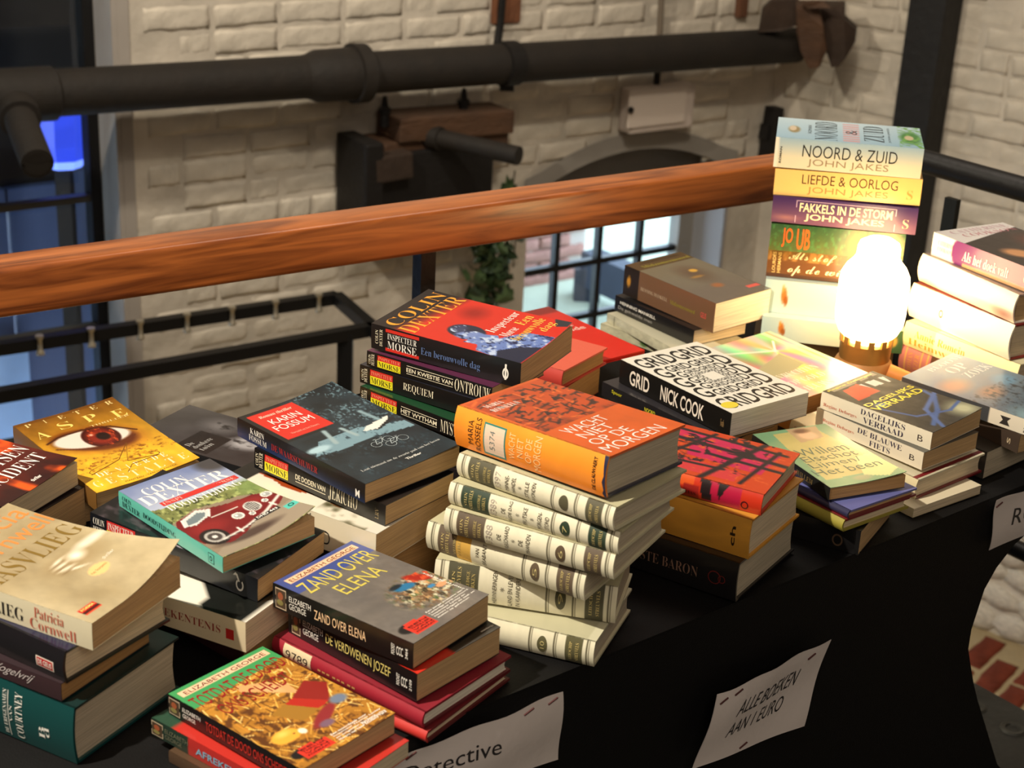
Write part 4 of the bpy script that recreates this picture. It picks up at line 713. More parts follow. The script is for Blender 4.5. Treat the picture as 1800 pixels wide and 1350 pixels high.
'salmon': dict(hc=True, cover=(206, 96, 70), spine=(190, 60, 50), page='brown', group='books behind the red bust book', label='salmon pink hardback with browned pages', art=lambda c: (c.fill((214, 96, 74)), c.poly([(.1, .3), (.95, .2), (1, .5), (.2, .6)], (206, 140, 96)), c.poly([(.3, .6), (.8, .55), (.7, .8), (.2, .85)], (196, 70, 54))), res=(40, 60)),
'tanunder': dict(cover=(190, 60, 50), page='brown', group='books behind the red bust book', label='thick tan-edged book beneath the thin bright red one'),
'redthin': dict(hc=True, cover=(206, 40, 34), spine=(190, 30, 26), page='brown', gloss=True, group='books behind the red bust book', label='thin bright red hardback in front of the far window', art=lambda c: (c.fill((212, 42, 34)), c.rect(0, 1, 0, .1, (140, 24, 24)), c.vary(.05, 4, 4, 2)), res=(20, 30), ct=[('alle', 'sansb', (236, 190, 180), .72, .85, .36, .40), ('liefde', 'sansb', (236, 190, 180), .62, .92, .42, .48)]),
})
gO = 'crime pocket books in the middle stack'
SPEC.update({
'ob': dict(cover=(40, 30, 30), spine=(30, 26, 28), page='tan', group=gO, label='lowest dark book of the middle stack, almost hidden'),
'oeilen': dict(cover=(30, 26, 26), spine=(24, 22, 24), page='tan', group=gO, label='black book near the bottom of the middle stack, mostly hidden', st=[('EILEN', 'serif', OFFW, .80, .95, .3, .5)]),
'wytham': dict(cover=(30, 70, 44), spine=(18, 17, 18), page='tan', gloss=True, group=gO, label='green-covered black-spined pocket book, fourth down in the middle stack', st=cdx()+[('HET WYTHAM', 'sansb', OFFW, .37, .68, .38, .66), ('MYSTERIE', 'serif', OFFW, .71, .97, .12, .9)], sd=[morse_box(.10, .33), morse_txt(.10, .33), wytham_lines((.37, .68, .26), (.37, .68, .74))]),
'requiem': dict(cover=(40, 40, 50), spine=(18, 17, 18), page='tan', gloss=True, group=gO, label='black pocket book with yellow and red panel and one-word title, third down', st=cdx()+[('REQUIEM', 'serif', OFFW, .37, .62, .24, .72)], sd=[morse_box(.09, .28), morse_txt(.09, .28)]),
'ontrouw': dict(cover=(90, 40, 70), spine=(18, 17, 18), page='tan', gloss=True, group=gO, label='black pocket book second from the top of the middle stack', st=cdx()+[('EEN KWESTIE VAN', 'sansb', OFFW, .33, .70, .34, .62), ('ONTROUW', 'serif', OFFW, .715, .99, .10, .88)], sd=[morse_box(.09, .28), morse_txt(.09, .28), wytham_lines((.33, .70, .2), (.33, .70, .72))]),
'morse': dict(cover=(206, 46, 30), art=a_morse, res=HI, spine=(22, 20, 22), page='tan', lift=(.006, .002, 2), gloss=True, group=gO, label='red and black paperback with a blue stone bust, topmost of the middle stack',
  ct=[('COLIN', 'serif', (236, 156, 50), .07, .97, .05, .15), ('DEXTER', 'serif', (236, 156, 50), .02, .98, .17, .285), ('Inspecteur', 'serif', WHT, .45, .96, .60, .68), ('Morse', 'serif', WHT, .43, .66, .70, .76), ('Een', 'serif', (240, 196, 80), .74, .95, .69, .76), ('berouwvolle', 'serif', (240, 196, 80), .42, .95, .775, .84), ('dag', 'serif', (240, 196, 80), .72, .92, .855, .93)],
  st=[('COLIN', 'serif', OFFW, .03, .05, .2, .75, R_), ('DEXTER', 'serif', OFFW, .06, .08, .14, .82, R_), ('INSPECTEUR', 'serif', WHT, .115, .315, .22, .46), ('MORSE', 'serif', WHT, .115, .315, .52, .84), ('Een berouwvolle dag', 'serif', (96, 120, 170), .345, .74, .42, .78)], sd=[lambda L, fn: L.poly([(.10, .06), (.33, .06), (.33, .95), (.10, .95)], (204, 46, 36), lambda a, b: fn(a, b)+Vector((0, .0001, 0))), logo_p(.905, WHT, .02)]),
# stack P
'pp': dict(cover=(60, 50, 44), spine=(60, 50, 44), page='brown', group='books in the stack with the dark lake cover', label='book lowest under the white-spined one, mostly hidden'),
'whitered': dict(cover=(150, 60, 26), spine=(214, 204, 180), page='tan', art=lambda c: (c.fill((226, 218, 200)), c.put((c.X > .13+.2*c.n(4, 6, 2))*1., (160, 66, 26)), c.put(np.clip((c.n(6, 8, 5)-.5)*5, 0, 1)*(c.Y > .6), (70, 66, 40)), c.rect(0, 1, 0, .12, (24, 24, 24)), c.rect(0, 1, .93, 1, (220, 214, 200))), res=(60, 80), group='books in the stack with the dark lake cover', label='white-spined paperback with orange and brown landscape cover under the black one',
  st=[('DE SCHADUW', 'thin', BLK, .18, .60, .06, .30), ('GEDREVEN RED', 'thin', BLK, .25, .72, .42, .82)]),
'jericho': dict(cover=(24, 22, 24), spine=(18, 17, 18), page='tan', gloss=True, group='books in the stack with the dark lake cover', label='black crime pocket book directly under the lake cover', st=cdx(.012, .07)+[('DE DODEN VAN', 'sansb', OFFW, .33, .56, .38, .64), ('JERICHO', 'serif', OFFW, .585, .80, .10, .92), ('LRV', 'serif', (190, 170, 130), .93, .955, .3, .8, R_)], sd=[morse_box(.085, .27), morse_txt(.085, .27), wytham_lines((.33, .56, .74))]),
'karin': dict(cover=(26, 30, 34), art=a_karin, res=HI, spine=(22, 26, 40), sart=lambda c: (c.grad((22, 20, 22), (34, 52, 96), c.Y*1.4-.2-.5*c.X), c.vary(.1, 10, 3, 2)), sres=(60, 10), page='tan', lift=(.004, .006, 2), gloss=True, group='books in the stack with the dark lake cover', label='dark blue-black paperback with a red square and a lake scene',
  ct=[('Roman thriller', 'serifi', (240, 200, 180), .12, .46, .065, .095), ('KARIN', 'sans', WHT, .14, .44, .13, .19), ('FOSSUM', 'sans', WHT, .09, .47, .21, .27), ('Vertaald uit het Noors', 'thin', (240, 180, 160), .14, .42, .32, .34), ('Laat niemand me de zwarte pad van het leven', 'serif', (200, 200, 196), .12, .94, .875, .90), ('Thriller', 'sansb', WHT, .52, .68, .92, .94)], cd=[bikes],
  st=[('KARIN', 'serif', WHT, .11, .225, .16, .46), ('FOSSUM', 'serif', WHT, .10, .245, .52, .84), ('DE WAARSCHUWER', 'serif', (170, 40, 36), .285, .65, .42, .76), ('M', 'sansb', WHT, .935, .965, .45, .85)]),
})
# where each book lies: x, y, z above the table, yaw, length, width, thickness, tilts
FIT = {
'courtney':(-0.4389,1.3154,0.0013,-27.05,0.2247,0.1436,0.0589,-0.0082,-0.0009),
'vogelvrij':(-0.4463,1.3056,0.0612,-26.70,0.1995,0.1190,0.0180,-0.0055,-0.0080),
'geus':(-0.4385,1.3204,0.0806,-30.20,0.2149,0.1324,0.0330,-0.0162,-0.0011),
'aasvlieg':(-0.4225,1.3136,0.1144,-24.49,0.2063,0.1276,0.0276,-0.0188,0.0094),
'maroon':(-0.2885,1.4824,0.0003,-39.41,0.2000,0.1249,0.0320,0.0000,0.0000),
'bekentenis':(-0.3097,1.4526,0.0336,-26.10,0.2119,0.1360,0.0333,0.0076,-0.0073),
'morsem':(-0.3082,1.4853,0.0765,-27.64,0.2148,0.1139,0.0266,-0.0580,0.0388),
'doodstijding':(-0.2978,1.4807,0.1065,-43.01,0.1793,0.1152,0.0177,-0.0252,0.0223),
'underasp':(-0.5013,1.7779,0.0003,-50.84,0.1995,0.1250,0.0285,0.0001,0.0004),
'aspe':(-0.4861,1.7596,0.0323,-48.17,0.2151,0.1341,0.0245,-0.0220,0.0225),
'underfreyse':(-0.6084,1.6362,0.0003,-23.74,0.2130,0.1360,0.0492,-0.0000,0.0000),
'freyse':(-0.6064,1.6372,0.0533,-23.73,0.2001,0.1250,0.0286,-0.0227,0.0191),
'greyphoto':(-0.3596,1.8782,0.0040,-24.86,0.2129,0.1216,0.0127,-0.0229,-0.0206),
'undertot':(-0.1981,1.2214,0.0004,-35.47,0.1400,0.1249,0.0120,0.0011,0.0007),
'afreken':(-0.1937,1.2270,0.0128,-35.52,0.2001,0.1251,0.0178,-0.0002,0.0001),
'totdat':(-0.1933,1.2325,0.0329,-38.35,0.1745,0.1152,0.0203,0.0207,-0.0082),
'redhard':(-0.1097,1.3735,0.0004,-33.22,0.2049,0.1355,0.0126,0.0005,0.0014),
'redlabel':(-0.1048,1.3750,0.0147,-36.58,0.1965,0.1309,0.0183,-0.0092,0.0070),
'jozef':(-0.1040,1.3770,0.0349,-39.77,0.1769,0.1172,0.0304,0.0058,0.0115),
'elena':(-0.1175,1.3781,0.0663,-35.26,0.1784,0.1152,0.0275,0.0136,0.0035),
'cream0':(0.0326,1.4921,0.0017,-20.40,0.1845,0.1216,0.0286,0.0146,-0.0003),
'cream9':(0.0359,1.5123,0.0324,-12.11,0.1925,0.1105,0.0413,0.0022,-0.0274),
'cream5':(0.0323,1.5077,0.0756,-30.05,0.1889,0.1202,0.0313,-0.0008,0.0002),
'cream6':(0.0536,1.4882,0.1097,-28.00,0.1928,0.1230,0.0273,0.0220,-0.0046),
'cream7':(0.0585,1.4913,0.1378,-30.17,0.1961,0.1225,0.0244,0.0151,-0.0056),
'cream8':(0.0662,1.4914,0.1645,-37.47,0.1960,0.1251,0.0249,0.0311,-0.0160),
'wacht':(0.0617,1.5045,0.1915,-39.31,0.1952,0.1270,0.0430,0.0403,-0.0372),
'baron':(0.2039,1.6740,0.0018,-32.71,0.2247,0.1517,0.0474,0.0130,-0.0011),
'yellowh':(0.2170,1.6714,0.0501,-32.55,0.2050,0.1344,0.0476,0.0085,-0.0027),
'modern':(0.2160,1.6734,0.1005,-26.03,0.2001,0.1282,0.0250,-0.0162,-0.0016),
'blackleft':(0.3610,1.7776,0.0003,-28.85,0.1897,0.1201,0.0316,0.0000,0.0000),
'yellowgreen':(0.3782,1.7824,0.0329,-50.94,0.1900,0.1170,0.0153,0.0067,-0.0113),
'bluethin':(0.3870,1.7840,0.0486,-51.82,0.1851,0.1193,0.0105,0.0069,-0.0087),
'elsschot':(0.3888,1.7933,0.0607,-64.98,0.1696,0.1081,0.0161,0.0252,0.0014),
'whitebot':(0.4928,1.9045,0.0009,-52.94,0.2003,0.1284,0.0123,0.0001,0.0094),
'palehard':(0.4935,1.9358,0.0164,-50.02,0.2098,0.1357,0.0274,-0.0207,0.0171),
'fiets':(0.5018,1.9287,0.0468,-49.62,0.1727,0.1126,0.0240,0.0075,0.0082),
'verraad':(0.5051,1.9337,0.0718,-45.67,0.1686,0.1129,0.0239,0.0058,0.0166),
'pagesright':(0.5966,2.0384,0.0005,-47.13,0.2188,0.1402,0.0386,0.0012,0.0014),
'darkright':(0.6554,2.0223,0.0397,-56.25,0.1898,0.1199,0.0268,-0.0020,0.0000),
'opzoek':(0.6524,2.0122,0.0680,-42.61,0.2137,0.1367,0.0211,-0.0102,0.0105),
'pink':(0.7031,2.2516,0.0005,-52.53,0.2052,0.1352,0.0426,0.0017,0.0000),
'palegold':(0.7040,2.2491,0.0438,-51.58,0.2052,0.1352,0.0377,-0.0016,0.0030),
'whitehard':(0.7064,2.2589,0.0826,-58.77,0.2033,0.1351,0.0526,0.0048,0.0011),
'whitephoto':(0.7126,2.2630,0.1358,-62.04,0.2030,0.1351,0.0426,0.0060,-0.0030),
'doek':(0.7289,2.2585,0.1802,-60.11,0.2124,0.1386,0.0350,0.0135,0.0057),
'towerbase':(0.4875,2.3970,0.0003,-10.02,0.2130,0.1360,0.0275,-0.0000,0.0000),
'towerblue':(0.4933,2.3723,0.0282,-9.94,0.2128,0.1362,0.0363,0.0001,0.0003),
'towerblueb':(0.4959,2.3941,0.0648,-10.00,0.2128,0.1360,0.0525,0.0001,0.0003),
'alsstof':(0.4894,2.4098,0.1188,-9.51,0.1982,0.1359,0.0469,0.0123,0.0003),
'towergreen':(0.4872,2.3935,0.1663,-9.53,0.1985,0.1360,0.0413,0.0145,0.0026),
'fakkels':(0.4926,2.3928,0.2091,-9.83,0.2129,0.1360,0.0402,0.0035,-0.0020),
'liefde':(0.4928,2.3971,0.2515,-9.63,0.2145,0.1360,0.0398,0.0179,0.0024),
'noord':(0.4875,2.3970,0.2928,-9.18,0.2143,0.1365,0.0451,0.0062,0.0007),
'greyb':(0.2506,2.3655,0.0003,-43.92,0.2002,0.1252,0.0148,0.0000,0.0000),
'greya':(0.2512,2.3467,0.0154,-57.25,0.1998,0.1253,0.0150,-0.0005,0.0000),
'gekwelde':(0.2553,2.3718,0.0308,-52.13,0.1824,0.1095,0.0252,-0.0008,-0.0044),
'midzomer':(0.2772,2.3737,0.0587,-49.45,0.1972,0.1215,0.0475,-0.0213,0.0146),
'undergridb':(0.2413,1.9887,0.0011,-36.70,0.1995,0.1250,0.0449,0.0058,0.0042),
'blackgrid':(0.2341,1.9771,0.0472,-49.91,0.2005,0.1252,0.0204,-0.0041,-0.0002),
'grid':(0.2641,1.9716,0.0689,-52.08,0.2131,0.1388,0.0328,0.0042,-0.0035),
'underholo':(0.3845,2.1450,0.0003,-51.07,0.2130,0.1360,0.0314,-0.0000,0.0000),
'holo':(0.3905,2.1409,0.0348,-51.07,0.2003,0.1364,0.0264,-0.0099,0.0277),
'tanunder':(0.0058,2.1327,0.0003,-29.22,0.1998,0.1300,0.0410,0.0001,-0.0000),
'redthin':(0.0616,2.2310,0.0421,-51.20,0.2232,0.1509,0.0060,0.0096,0.0025),
'salmon':(0.0144,2.1266,0.0506,-31.27,0.2005,0.1226,0.0251,-0.0028,-0.0192),
'ob':(-0.0498,1.7750,0.0008,-27.83,0.1780,0.1100,0.0645,-0.0025,0.0049),
'oeilen':(-0.0503,1.7790,0.0666,-28.48,0.1780,0.1100,0.0595,0.0064,-0.0045),
'wytham':(-0.0752,1.7512,0.1278,-37.39,0.1781,0.1103,0.0198,-0.0078,0.0035),
'requiem':(-0.0762,1.7692,0.1491,-33.83,0.1783,0.1102,0.0228,0.0078,0.0011),
'ontrouw':(-0.0678,1.7662,0.1727,-32.35,0.1782,0.1102,0.0185,0.0023,-0.0052),
'morse':(-0.0496,1.7761,0.1961,-28.18,0.2007,0.1253,0.0313,-0.0169,0.0482),
'pp':(-0.1811,1.6061,0.0009,-42.72,0.2130,0.1360,0.0685,-0.0033,-0.0039),
'whitered':(-0.1852,1.5754,0.0703,-31.80,0.2133,0.1361,0.0398,0.0017,0.0042),
'jericho':(-0.1674,1.5799,0.1131,-36.39,0.1909,0.1102,0.0239,-0.0257,-0.0038),
'karin':(-0.1759,1.5969,0.1398,-42.58,0.2110,0.1354,0.0222,-0.0152,0.0129),
}
# ------------------------------------------------------------------ the room
TH = math.radians(39.981); TOFF = 1.0228                    # front edge of the table
TD = Vector((math.cos(TH), math.sin(TH), 0)); TN = Vector((-math.sin(TH), math.cos(TH), 0))
def tp(al, pe, z): return TD*al + TN*pe + Vector((0, 0, z))
WH = math.radians(36); WD = Vector((math.cos(WH), math.sin(WH), 0)); WN = Vector((-math.sin(WH), math.cos(WH), 0)); WOFF = 4.69
def wp(al, z, inn=0): return WD*al + WN*(WOFF-inn) + Vector((0, 0, z))     # a point on the left wall, inn metres into the room
C1 = wp(4.64, 0)
RH = math.radians(-40); RD = Vector((math.cos(RH), math.sin(RH), 0)); RN = Vector((-math.sin(RH), math.cos(RH), 0))   # right wall, RN points outwards
def rp(al, z, inn=0): return C1 + RD*al - RN*inn + Vector((0, 0, z))
LOW = -1.68; CEIL = 3.4
M_WASH = mat('whitewashed_brick', (206, 196, 180), .8, bump=.9, bscale=16, var=.26, vscale=7, spec=.25)
M_WASH2 = mat('whitewash_plaster', (200, 190, 175), .85, bump=.9, bscale=14, var=.26, vscale=5, spec=.2)
M_GREYP = mat('grey_painted_plaster', (150, 144, 136), .8, bump=.3, bscale=20, var=.12, vscale=5)
M_BLACKM = mat('black_painted_metal', (16, 15, 15), .45, spec=.4, bump=.1, bscale=80)
M_CEIL = mat('ceiling_boards', (120, 96, 70), .8, var=.2)
M_GLASS = bpy.data.materials.new('window_glass'); M_GLASS.use_nodes = True
_nt = M_GLASS.node_tree; _nt.nodes.remove(_nt.nodes['Principled BSDF']); _t = _nt.nodes.new('ShaderNodeBsdfTransparent'); _g = _nt.nodes.new('ShaderNodeBsdfGlossy'); _g.inputs['Roughness'].default_value = .03
_t.inputs[0].default_value = (.94, .97, .98, 1)
_m = _nt.nodes.new('ShaderNodeMixShader'); _m.inputs[0].default_value = .06; _nt.links.new(_t.outputs[0], _m.inputs[1]); _nt.links.new(_g.outputs[0], _m.inputs[2]); _nt.links.new(_m.outputs[0], _nt.nodes['Material Output'].inputs[0])

def wall_mesh(name, P, a0, a1, z0, z1, thick, openings):
    """wall of upright strips; an opening is (start, end, sill, spring, rise)"""
    mb = MB(); cuts = {a0, a1}
    for o in openings:
        n = 14 if o[4] else 1
        for k in range(n+1): cuts.add(o[0]+(o[1]-o[0])*k/n)
    cuts = sorted(cuts)
    for a, b in zip(cuts, cuts[1:]):
        m = (a+b)/2; op = next((o for o in openings if o[0] < m < o[1]), None)
        def blk(a, b, za0, zb0, za1, zb1):
            v = [P(a, za0), P(b, zb0), P(b, zb1), P(a, za1), P(a, za0, -thick), P(b, zb0, -thick), P(b, zb1, -thick), P(a, za1, -thick)]
            mb.add(v, [(0, 1, 2, 3), (5, 4, 7, 6), (4, 5, 1, 0), (3, 2, 6, 7), (4, 0, 3, 7), (1, 5, 6, 2)])
        if not op: blk(a, b, z0, z0, z1, z1); continue
        if op[2] > z0: blk(a, b, z0, z0, op[2], op[2])
        arch = lambda x: op[3] + op[4]*(1-((x-(op[0]+op[1])/2)/((op[1]-op[0])/2))**2)
        if arch(m) < z1: blk(a, b, arch(a), arch(b), z1, z1)
    return mb.build(name, M_WASH2, None, kind='structure')
OW1 = (-.9, 1.86, -1.45, 1.6, 0); OW2 = (3.44, 4.44, -1.3, .02, .13); OW3 = (1.45, 2.75, -1.3, .02, .16)
wall_left = wall_mesh('wall_left', wp, -3.2, 4.64, LOW, CEIL, .30, [OW1, OW2])
wall_right = wall_mesh('wall_right', rp, 0, 6.6, LOW, CEIL, .30, [OW3])
def plain_wall(name, a, b):
    mb = MB(); mb.beam((a.x, a.y, (LOW+CEIL)/2), (b.x, b.y, (LOW+CEIL)/2), .15, CEIL-LOW); return mb.build(name, M_WASH2, None, kind='structure')
A0 = wp(-3.2, 0); A2 = rp(6.6, 0); A3 = Vector((3.2, -3.2, 0)); A4 = Vector((-5.2, -3.2, 0))
plain_wall('wall_back_right', A2, A3); plain_wall('wall_back', A3, A4); plain_wall('wall_back_left', A4, A0)
def slab(name, pts, z0, z1, m):
    mb = MB(); n = len(pts); v = [Vector((p.x, p.y, z0)) for p in pts]+[Vector((p.x, p.y, z1)) for p in pts]
    mb.add(v, [tuple(range(n))[::-1], tuple(range(n, 2*n))]+[(i, (i+1) % n, (i+1) % n+n, i+n) for i in range(n)]); return mb.build(name, m, None, kind='structure')
slab('ceiling', [A0, C1, A2, A3, A4], CEIL, CEIL+.1, M_CEIL)
lower_floor = slab('floor_lower', [A0, C1, A2, A3, A4], LOW-.1, LOW, mat('floor_mortar', (160, 140, 104), .9, bump=.6, bscale=60, var=.15))
# the gallery floor the table stands on
ge = hitz(1712, 1200, 0); GH = math.radians(-50); GD = Vector((math.cos(GH), math.sin(GH), 0)); GNn = Vector((-math.sin(GH), math.cos(GH), 0))
rail_far = WN*0 + tp(0, 2.0, 0)
e36 = lambda p, d, q, e: p + d*(((q-p).cross(e)).z/(d.cross(e)).z)
RL0 = hitz(0, 446, TZ+.20); RL1 = hitz(1367, 268, TZ+.20); RL0.z = RL1.z = 0; RLd = (RL1-RL0).normalized(); RLn = Vector((-RLd.y, RLd.x, 0))
corner = e36(RL0+RLn*.10, RLd, ge, GD)
far_l = corner - RLd*6.2; near_r = ge + GD*4.6
gallery = slab('floor', [far_l, corner, near_r, Vector((3.1, -3.0, 0)), Vector((-4.8, -3.0, 0))], -.12, 0, mat('dark_stone_floor', (62, 62, 58), .6, bump=.3, bscale=60, var=.2))

# bricks laid into the walls
def brick_meshes(n, L, H, D, seed, jit=.004):
    out = []
    for k in range(n):
        r = random.Random(seed*50+k); bm = bmesh.new(); bmesh.ops.create_grid(bm, x_segments=7, y_segments=4, size=.5)
        for v in bm.verts:
            ex, ey = abs(v.co.x) > .49, abs(v.co.y) > .49
            z = D*(.1 if (ex or ey) else 1)+r.uniform(-jit, jit)*(.2 if (ex or ey) else .5)
            x, y = (v.co.x*L*(1 if ex else 1.18)), v.co.y*H*(1 if ey else 1.25)
            if ex: x += r.uniform(-1, 1)*.004
            if ey: y += r.uniform(-1, 1)*.004
            v.co = (x, y, z)
        rim = [e for e in bm.edges if e.is_boundary]; g = bmesh.ops.extrude_edge_only(bm, edges=rim)
        for v in [q for q in g['geom'] if isinstance(q, bmesh.types.BMVert)]: v.co.z = -.02; v.co.x *= 1.02; v.co.y *= 1.03
        bmesh.ops.recalc_face_normals(bm, faces=bm.faces[:]); me = bpy.data.meshes.new('brick'); bm.to_mesh(me); bm.free()
        me.polygons.foreach_set('use_smooth', [True]*len(me.polygons)); out.append(me)
    return out
def lay(meshes, P, xdir, ndir, a0, a1, z0, z1, L, H, parent, skip, m, seed=1, thin=1.0):
    for me in meshes:
        if not me.materials: me.materials.append(m)
    r = random.Random(seed); rows = int((z1-z0)/H); z = Vector((0, 0, 1)); R = Matrix((xdir, z, ndir)).transposed().to_4x4()
    for j in range(rows):
        zz = z0+(j+.5)*H; x = a0 + (L/2 if j % 2 else 0); k = 0
        while x < a1:
            Lk = L*(.5 if (k+j) % 5 == 0 else 1); c = x+Lk/2
            if not skip(c, zz, Lk/2, H/2):
                o = bpy.data.objects.new('brick', r.choice(meshes)); COL.objects.link(o); o.parent = parent
                o.matrix_world = Matrix.Translation(P(c, zz, r.uniform(-.004, .003))) @ R @ Matrix.Rotation(r.uniform(-.02, .02), 4, 'Z') @ Matrix.Diagonal((Lk/L*.965, r.uniform(.88, .97), r.uniform(.6, 1.15), 1))
            x += Lk; k += 1
def in_open(o, a, z, ha, hz):
    if not (o[0]-ha < a < o[1]+ha): return False
    t = (a-(o[0]+o[1])/2)/((o[1]-o[0])/2); top = o[3]+o[4]*max(0, 1-t*t)
    return o[2]-hz < z < top+hz*.9
WB = brick_meshes(8, .225, .075, .006, 3, .003)
lay(WB, wp, WD, -WN, 1.94, 4.60, -.62, .90, .235, .082, wall_left, lambda a, z, ha, hz: in_open(OW2, a, z, ha, hz) or a+ha > 4.6 or (z < -.28 and a > 2.5) or a-ha < 1.9 or ((.45 < z < .52) and 2.0 < a < 3.2), M_WASH, 5)
lay(WB, rp, RD, -RN, .04, 2.6, -.05, .95, .235, .082, wall_right, lambda a, z, ha, hz: in_open(OW3, a, z, ha, hz), M_WASH, 9)
# rough lumps of whitewashed stone at the foot of the right wall, seen past the table
def stone_mesh(seed):
    r = random.Random(seed); bm = bmesh.new(); bmesh.ops.create_icosphere(bm, subdivisions=2, radius=.5)
    for v in bm.verts: v.co *= 1+r.uniform(-.2, .16)
    me = bpy.data.meshes.new('stone'); bm.to_mesh(me); bm.free(); me.polygons.foreach_set('use_smooth', [True]*len(me.polygons)); me.materials.append(M_WASH); return me
SM = [stone_mesh(k) for k in range(6)]; rr = random.Random(4)
for j in range(8):
    for k in range(11):
        o = bpy.data.objects.new('stone', rr.choice(SM)); COL.objects.link(o); o.parent = wall_right
        o.matrix_world = Matrix.Translation(rp(.55+k*.17+(j % 2)*.08+rr.uniform(-.02, .02), LOW+.06+j*.105, .0)) @ Matrix((RD, Vector((0, 0, 1)), -RN)).transposed().to_4x4() @ Matrix.Rotation(rr.uniform(-.3, .3), 4, 'Z') @ Matrix.Diagonal((rr.uniform(.15, .24), rr.uniform(.09, .13), .055, 1))
# red paving bricks of the lower floor, where they are in view
M_BRICK = mat('red_brick', (108, 48, 30), .85, bump=.6, bscale=50, var=.35, vscale=14, spec=.2)
FB = brick_meshes(5, .255, .092, .008, 8, .002); 
for me in FB: me.materials.append(M_BRICK)
fo = hitz(1750, 1190, LOW); FHd = math.radians(52); fx = Vector((math.cos(FHd), math.sin(FHd), 0)); fy = Vector((-fx.y, fx.x, 0)); rr = random.Random(6)
for j in range(-5, 6):
    for k in range(-4, 4):
        p = fo + fx*(k*.275+(j % 2)*.135) + fy*(j*.112)
        if (p-C1).dot(RN) > -.06: continue
        o = bpy.data.objects.new('brick', rr.choice(FB)); COL.objects.link(o); o.parent = lower_floor
        o.matrix_world = Matrix.Translation(p+Vector((0, 0, rr.uniform(-.002, .003)))) @ Matrix((fx, fy, Vector((0, 0, 1)))).transposed().to_4x4() @ Matrix.Rotation(rr.uniform(-.03, .03), 4, 'Z')
# ring rivets in the gallery floor edge
for k in range(7):
    p = ge + GD*(.05+.085*k) - GNn*.07; mb = MB(); mb.lathe((p.x, p.y, 0), [(.012, .0), (.014, .003), (.020, .004), (.024, .0005)], 20); o = mb.build('rivet', mat('worn_steel', (84, 84, 78), .5, .4), gallery, True)

# ---- left window: black glazed frame deep in the wall, planked door behind
M_REVEAL = mat('grey_reveal', (158, 150, 142), .75, bump=.2, bscale=10, var=.08)
mb = MB(); SL = hit(153, 300, wp(0, 0, -.17), WN).dot(WD)
def wbox(mb, a0, a1, z0, z1, i0, i1, P=wp):
    v = [P(a0, z0, i0), P(a1, z0, i0), P(a1, z1, i0), P(a0, z1, i0), P(a0, z0, i1), P(a1, z0, i1), P(a1, z1, i1), P(a0, z1, i1)]
    mb.add(v, [(0, 1, 2, 3), (5, 4, 7, 6), (4, 5, 1, 0), (3, 2, 6, 7), (4, 0, 3, 7), (1, 5, 6, 2)])
wbox(mb, SL, 1.86, OW1[2], OW1[3], -.14, -.20); wbox(mb, -.9, 1.86, OW1[2], OW1[2]+.09, -.14, -.20); wbox(mb, -.9, 1.86, OW1[3]-.1, OW1[3], -.14, -.20)
win1 = mb.build('window_1', M_BLACKM, None, kind='structure')
mb = MB(); wbox(mb, 1.862, 1.90, OW1[2], OW1[3], .006, -.29); wbox(mb, 1.845, 1.865, OW1[2], OW1[3], .004, -.29); mb.build('reveal', M_REVEAL, win1)
for a in (-.5, -.05, .45, .92, 1.36):
    mb = MB(); wbox(mb, a, a+.045, OW1[2]+.05, OW1[3], -.15, -.19); mb.build('mullion', M_BLACKM, win1)
M_BAR = mat('grey_glazing_bar', (70, 66, 58), .5, .3)
for z in (-1.05, -.66, -.30, .14, .52, .95):
    mb = MB(); wbox(mb, -.85, SL+.01, z, z+.022, -.15, -.185); mb.build('glazing_bar', M_BAR, win1)
mb = MB(); wbox(mb, -.9, SL+.01, OW1[2]+.05, OW1[3]-.05, -.168, -.172); mb.build('glass', M_GLASS, win1)
mb = MB(); wbox(mb, -1.0, 2.02, OW1[2]-.07, OW1[2]+.005, .08, -.30); mb.build('sill', mat('pale_sill', (190, 184, 170), .7, bump=.2), win1)
# planks behind it, with added boards that block the sky
plank_root = empty('planked_partition', wp(.6, LOW, -1.2), 'dim blue-grey planked partition behind the dark left window', 'partition')
M_PLANK = mat('blue_grey_planks', (72, 88, 128), .7, bump=.3, bscale=30, var=.25, vscale=4, stretch=(1, 1, .2))
for k in range(20):
    mb = MB(); a = -1.6+k*.2; wbox(mb, a, a+.19, LOW, -.02+(.0 if k % 3 else .04), -.95, -.99); mb.build('plank', M_PLANK, plank_root)
pb = hit(44, 600, wp(0, 0, -.93), WN).dot(WD)
mb = MB(); wbox(mb, pb-.7, pb, -1.4, -.62, -.90, -.94); mb.build('gap_daylight_board', mat('gap_daylight_blue', (150, 176, 214), .6, var=.1), plank_root)  # pale blue stands in for daylight showing through a gap
mb = MB(); wbox(mb, -1.7, 2.6, 1.9, 1.96, -.32, -1.6); wbox(mb, 2.5, 2.56, LOW, 1.9, -.32, -1.6); wbox(mb, -1.7, 2.6, -.1, 1.9, -1.0, -1.06); mb.build('sky_blocker', mat('dark_brown', (30, 26, 24), .8), plank_root)  # added dark roof, end and back board that keep skylight off the planks
lq = hit(112, 292, wp(0, 0, -.42), WN); o = empty('blue_lantern', lq, 'small glowing blue lantern seen through the dark left window', 'lantern')
mb = MB(); mb.lathe(lq+Vector((0, 0, .03)), [(.0, 0), (.075, 0), (.085, .05), (.08, .17), (.05, .215), (0, .215)], 8); mb.build('glass_body', mat('blue_glow', (40, 60, 200), .3, emit=(50, 80, 240), estr=.9), o)
mb = MB(); mb.lathe(lq, [(.0, 0), (.06, 0), (.08, .03), (0, .03)], 8); mb.build('base', mat('blue_light_base', (110, 140, 255), .3, emit=(120, 150, 255), estr=1.6), o)
